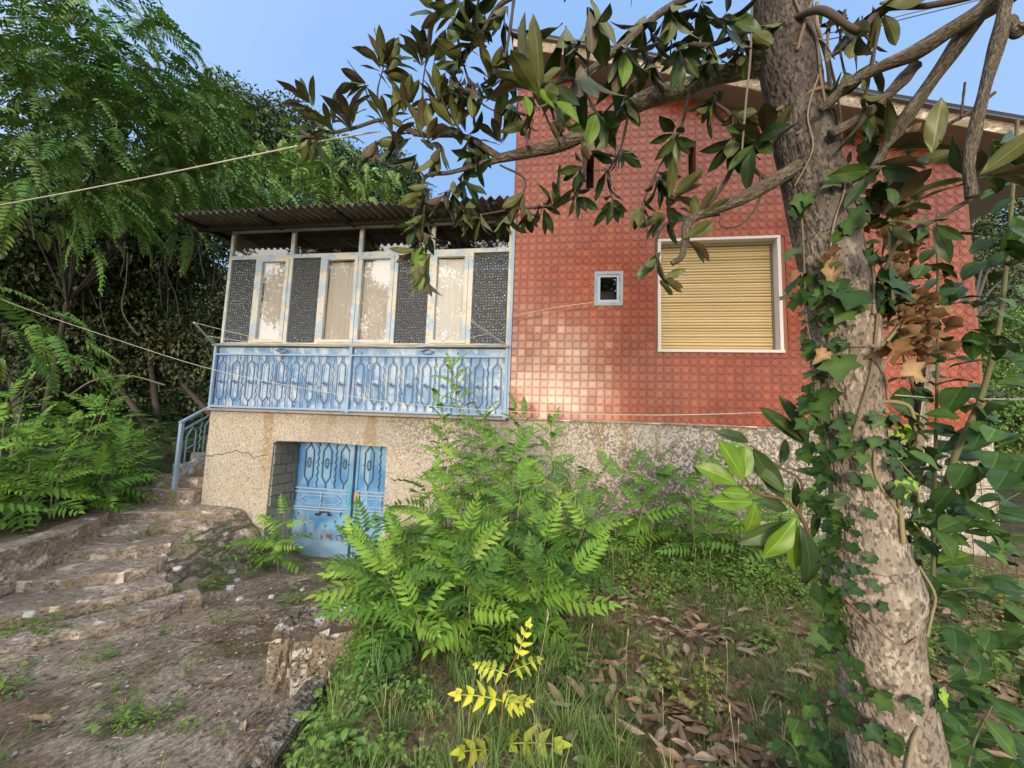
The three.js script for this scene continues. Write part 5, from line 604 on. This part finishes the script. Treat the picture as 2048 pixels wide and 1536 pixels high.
  const all = []; for (let i = 0; i < 40000 && all.length < 2300; i++) { const x = rr(-2.5, 4.6), z = rr(0.3, 4.2), e = yardEdge(z), litter = sst(0.4, 1.1, x - 0.25 * (z - 2.5)) * sst(0.6, 1.5, z) * 0.85 * (1 - 0.8 * patch(x, z)); if (rnd() > (x > e ? 0.03 + litter : 0.02 + 0.1 * Math.exp(-Math.pow((x - e) / 0.2, 2)))) continue; const p = onG(x, z, rr(0.004, 0.03)), a = rr(0, 6.28); all.push([pose(p, V(Math.cos(a), rr(-0.2, 0.25), Math.sin(a)), V(rr(-0.4, 0.4), 1, rr(-0.4, 0.4)), rr(0.075, 0.145)), p.distanceTo(EYE) + (pix(p)[1] > 1545 || pix(p)[0] > 2060 ? 50 : 0)]); }
  putLeaves(all.map((q) => leafAt(pick(fg), fm, q[0])), ground, 'fallen_leaves', 'fallen_leaf');
  const crumbs = [], cc = []; for (let i = 0; i < 3800; i++) { const x = rr(-4.6, 0.6), z = rr(-0.4, 3.8), a = rr(0, 6.28); if (x > yardEdge(z) + 0.3) continue; crumbs.push(new THREE.Matrix4().compose(onG(x, z, 0.004), new THREE.Quaternion().setFromEuler(new THREE.Euler(rr(-0.6, 0.6), a, rr(-0.6, 0.6))), V(rr(0.004, 0.016), rr(0.003, 0.008), rr(0.006, 0.028)))); cc.push(pick([C(0.3, 0.2, 0.12), C(0.2, 0.13, 0.08), C(0.5, 0.45, 0.38), C(0.12, 0.1, 0.08), C(0.36, 0.3, 0.22)])); }
  copies('crumbs', new THREE.OctahedronGeometry(1), P([1, 1, 1], 0.9), crumbs, ground, cc);
  // straw and twigs on the ramp
  const tw = []; for (let i = 0; i < 420; i++) { const x = rr(-4.2, 0.2), z = rr(-0.3, 3.7), a = rr(0, 6.28); if (x > yardEdge(z)) continue; tw.push(new THREE.Matrix4().compose(onG(x, z, 0.006), new THREE.Quaternion().setFromEuler(new THREE.Euler(0, a, rr(-0.1, 0.1))), V(rr(0.03, 0.16), 1, 1))); }
  copies('twigs', new THREE.BoxGeometry(1, 0.003, 0.003), P([1, 1, 1], 0.8), tw, ground, tw.map(() => pick([C(0.4, 0.34, 0.24), C(0.2, 0.13, 0.08), C(0.5, 0.45, 0.36)])));
}

// ---------- trees behind ----------
const fern = vary(4, (_, i) => compoundGeo({ L: 0.75, n: 11, ll: 0.17, lw: 0.026, droop: 0.3 + 0.12 * i, hang: 0.5 }));
const tuft = (n, r, s) => { const gs = []; for (let i = 0; i < n; i++) { const d = V(rr(-1, 1), rr(-1, 1), rr(-1, 1)).normalize(), g = leafGeo({ L: s * rr(0.7, 1.3), W: s * 0.26, seg: 2, fold: 0.3, droop: 0.2 }); g.applyMatrix4(pose(d.clone().multiplyScalar(r * rr(0.2, 1)), V(rr(-1, 1), rr(-1, 0.4), rr(-1, 1)), V(rr(-0.3, 0.3), 1, rr(-0.3, 0.3)))); gs.push(g); } return merge(gs); };
const tuftGeo = [tuft(14, 0.2, 0.13), tuft(12, 0.22, 0.1)];
const crownMat = P([1, 1, 1], 0.6, { specularIntensity: 0.35 });
// clumps: pixel x, y, distance, radius, how many; feathery trees carry compound leaves, others tufts of small leaves
function tree(name, label, foot, clumps, { kind = 'tuft', color, size = 1, group, trunkR = 0.12, hang = 0.3, limbR }) {
  const t = thing(name, label, 'tree', group), m = [], cs = [], base = onG(foot[0], foot[1], -0.1), cen = clumps.map(([x, y, d]) => x.isVector3 ? x : at(x, y, d));
  const mid = cen.reduce((a, b) => a.add(b), V()).multiplyScalar(1 / cen.length), fork = base.clone().lerp(mid, 0.5).setY(lerp(base.y, mid.y, 0.45));
  part('trunk', [tube([base, base.clone().lerp(fork, 0.5).add(V(0.1, 0, 0.05)), fork], (k) => trunkR * (1.2 - 0.5 * k), 14, 9, 0.15)], M([0.1, 0.085, 0.07], 0.95, { bumpMap: rep(barkBump, 1, 1), bumpScale: 0.02 }), t);
  cen.forEach((c) => part('limb', [tube([fork, fork.clone().lerp(c, 0.45).add(V(rr(-0.3, 0.3), 0.2, rr(-0.3, 0.3))), c], (k) => trunkR * (limbR ?? 0.34) * (1.1 - 0.9 * k), 10, 6, 0.1)], M([0.07, 0.06, 0.05], 0.95), t));
  clumps.forEach(([, , , r, n], k) => { for (let i = 0; i < n; i++) { const d = V(rr(-1, 1), rr(-0.85, 1), rr(-1, 1)); if (d.lengthSq() > 1) { i--; continue; } const q = Math.pow(d.length(), 0.5); d.normalize(); const lump = 0.75 + 0.5 * fbm(d.x * 2 + k * 5, d.y * 2 + d.z * 2 + 9, 3), p = cen[k].clone().addScaledVector(d, r * q * lump); if (p.y < H(p.x, p.z) + 0.1) continue; const out = V(d.x + rr(-0.5, 0.5), rr(-0.5, 0.4) - hang * 0.3, d.z + rr(-0.5, 0.5)); m.push(pose(p, out, V(rr(-0.3, 0.3), 1, rr(-0.3, 0.3)), size * rr(0.7, 1.2))); const b = rr(0.6, 1.4); cs.push(C(color[0] * b * rr(0.8, 1.25), color[1] * b, color[2] * b)); } });
  const gs = kind === 'fern' ? fern : tuftGeo; const crown = new THREE.Group(); crown.name = 'crown'; crown.userData.kind = 'stuff'; t.add(crown);
  gs.forEach((g, k) => copies('foliage', g, crownMat, m.filter((_, i) => i % gs.length === k), crown, cs.filter((_, i) => i % gs.length === k))); return t;
}
tree('ailanthus_tree', 'tall feathery ailanthus tree arching against the sky above the stone steps', [-10.2, -1.6], [[20, 60, 5.6, 1.1, 95], [130, 40, 5.8, 1.0, 95], [235, 90, 6, 0.9, 90], [320, 140, 6.4, 0.75, 70], [365, 210, 6.6, 0.6, 50], [170, 200, 5.8, 1.0, 100], [280, 250, 6.4, 0.95, 95], [40, 260, 5.4, 1.1, 95], [380, 300, 7, 0.8, 75], [110, 360, 6, 1.0, 75], [250, 350, 6.6, 0.9, 80], [30, -80, 5.6, 1.3, 70], [-150, 150, 5.8, 1.6, 90], [340, 380, 7.2, 0.8, 60], [430, 340, 8, 0.7, 50]], { kind: 'fern', color: [0.22, 0.37, 0.1], trunkR: 0.055, size: 0.88, limbR: 0.3 });
tree('ailanthus_tree', 'ailanthus branch with large drooping leaves reaching in over the steps at the frame edge', [-6.6, 1.2], [[40, 660, 4.3, 0.42, 14], [90, 700, 4.4, 0.3, 8], [-60, 640, 4.2, 0.5, 14]], { kind: 'fern', color: [0.15, 0.28, 0.06], trunkR: 0.04, size: 0.8 });
tree('locust_tree', 'light green feathery tree rising directly behind the corrugated veranda roof', [-4.2, -5], [[520, 380, 9.5, 1.1, 70], [610, 370, 10, 1.1, 70], [700, 380, 10.5, 1.1, 70], [780, 395, 11, 0.8, 40], [450, 350, 9, 1.0, 50], [560, 320, 10.5, 1.0, 50], [650, 330, 11, 1.0, 50]], { kind: 'fern', color: [0.22, 0.35, 0.09], trunkR: 0.09 });
tree('oak_tree', 'dark dense tree crown topping the wood behind the veranda on the sky line', [-7, -9], [[460, 250, 13, 1.3, 420], [520, 290, 13, 1.4, 420], [590, 290, 14, 1.4, 420], [420, 310, 13, 1.4, 400], [560, 350, 13, 1.4, 380], [640, 330, 14, 1.2, 300]], { color: [0.1, 0.15, 0.075], size: 1.3, trunkR: 0.2 });
tree('oak_tree', 'rounded dark tree crown just left of the red wall behind the veranda roof', [-2.6, -10], [[740, 370, 14.5, 1.1, 350], [790, 360, 15, 1.0, 320], [700, 350, 14.5, 1.0, 300], [815, 390, 15, 0.8, 200]], { color: [0.09, 0.14, 0.07], size: 1.2, trunkR: 0.2 });
const wood = [['wood_tree', 'dark ivy-smothered tree deep in the wood at the frame edge', [-9.6, -1], [[-60, 500, 8, 1.5, 500], [60, 480, 8, 1.3, 500], [30, 620, 8.5, 1.3, 480], [-60, 740, 8, 1.3, 350], [40, 780, 9, 1.0, 250]]], ['wood_tree', 'dark tangled tree behind the ailanthus thicket with pale bare stems', [-8.6, -2.6], [[150, 480, 8.6, 1.2, 480], [140, 600, 9, 1.2, 480], [200, 690, 9.2, 1.1, 400], [130, 760, 9.5, 1.0, 300]]], ['wood_tree', 'dark tree in the middle of the wood beyond the upper steps', [-7.6, -3.6], [[270, 470, 9.2, 1.2, 480], [270, 590, 9.5, 1.2, 480], [300, 690, 9.8, 1.0, 380], [250, 770, 10, 0.9, 250]]], ['wood_tree', 'dark leafy tree pressed against the left end of the veranda', [-6.4, -4.2], [[370, 470, 9.6, 1.1, 460], [370, 590, 10, 1.1, 460], [410, 690, 10, 1.0, 380], [390, 780, 10.5, 0.9, 250], [450, 440, 10.5, 1.0, 300]]], ['wood_tree', 'shaded tree filling the gap below the feathery ailanthus crown', [-9, -3], [[80, 400, 9, 1.2, 380], [200, 400, 9.5, 1.2, 380], [320, 410, 10, 1.2, 380], [420, 390, 10.5, 1.1, 320]]]];
wood.forEach(([n, l, f, c]) => tree(n, l, f, c, { color: [0.125, 0.16, 0.08], size: 1.1, trunkR: 0.07, group: 'trees of the dark wood beside the house' }));
{ // plants of the wood floor
  const t = thing('undergrowth', 'dim leafy undergrowth covering the floor of the wood', 'undergrowth'); t.userData.kind = 'stuff'; const l = [[], []], c = [[], []];
  for (let i = 0; i < 1500; i++) { const x = rr(-13, -4.9), z = rr(-7, 1.2); if (x > hillEdge(z) - 0.15) continue; const a = rr(0, 6.28), k = i % 2; l[k].push(pose(onG(x, z, rr(0.05, 0.4)), V(Math.cos(a), rr(0, 0.7), Math.sin(a)), V(0, 1, 0.3), rr(0.4, 0.8))); const b = rr(0.6, 1.3); c[k].push(C(0.08 * b, 0.15 * b, 0.04 * b)); }
  l.forEach((q, k) => copies('foliage', fern[k], crownMat, q, t, c[k]));
}
{ // bare stems and creepers of the wood
  const t = thing('bare_creepers', 'tangle of bare pale creeper stems hanging in front of the dark wood', 'creeper');
  for (let i = 0; i < 46; i++) { const x = rr(10, 455), y = rr(330, 520), d = rr(7.2, 8.6) + x / 300, l = rr(60, 260); part('stem', [tube(px([[x, y, d], [x + rr(-14, 14), y + l * 0.35, d], [x + rr(-22, 22), y + l * 0.7, d + 0.1], [x + rr(-26, 26), y + l, d + 0.2]]), () => rr(0.006, 0.016), 14, 5)], M(pick([[0.2, 0.18, 0.15], [0.14, 0.12, 0.1], [0.26, 0.24, 0.2]]), 0.9), t); }
  for (const l of [[[0, 345, 6.5], [60, 352, 6.5], [130, 355, 6.6]], [[140, 790, 8], [190, 760, 8], [260, 752, 8.2], [330, 770, 8.3]], [[60, 370, 6.6], [62, 420, 6.7], [70, 480, 6.8]]]) part('stem', [tube(px(l), () => 0.018, 14, 6)], M([0.2, 0.17, 0.13], 0.9), t);
}
tree('hill_tree', 'olive-green tree on the slope seen between the red wall and the frame edge', [12, -9], [[1990, 450, 17, 1.3, 320], [2060, 430, 17, 1.6, 380], [1960, 520, 17, 1.2, 300], [2030, 540, 16, 1.4, 320], [2000, 600, 16, 1.2, 260]], { color: [0.12, 0.15, 0.075], size: 1.3, trunkR: 0.2 });
tree('hill_tree', 'sunlit light green bush beyond the fence behind the shrub leaves', [9, -3], [[1990, 700, 10.5, 0.9, 260], [2050, 680, 10, 1.0, 260], [1975, 780, 10, 0.8, 200], [2050, 800, 9, 0.9, 200], [2000, 850, 8.5, 0.6, 160], [2080, 880, 8.5, 0.8, 160]], { color: [0.15, 0.25, 0.06], size: 0.9, trunkR: 0.08 });

// tall trees across the yard, seen only as reflections in the panes and glazed tiles
for (const [x, z, l, n] of [[-11, 12, 'leafy tree across the yard mirrored in the left panes of the veranda', 420], [-5.2, 13, 'tree across the yard mirrored in the middle panes of the veranda', 300], [2.6, 13, 'tree across the yard mirrored in the small blue window', 420], [8, 12, 'tree across the yard facing the far end of the red wall', 360]])
  tree('yard_tree', l, [x, z], [[V(x - 1.6, 5.6, z), 0, 0, 1.8, n], [V(x + 1.4, 5.2, z + 0.4), 0, 0, 1.7, n], [V(x, 7.2, z), 0, 0, 1.9, n], ...(x < 0 ? [[V(x + 0.6, 9.2, z), 0, 0, 1.7, n]] : []), [V(x - 0.4, 4.2, z + 0.6), 0, 0, 1.2, n / 2]], { color: [0.06, 0.1, 0.035], size: 1.7, trunkR: 0.16 });

renderer.render(scene, camera);
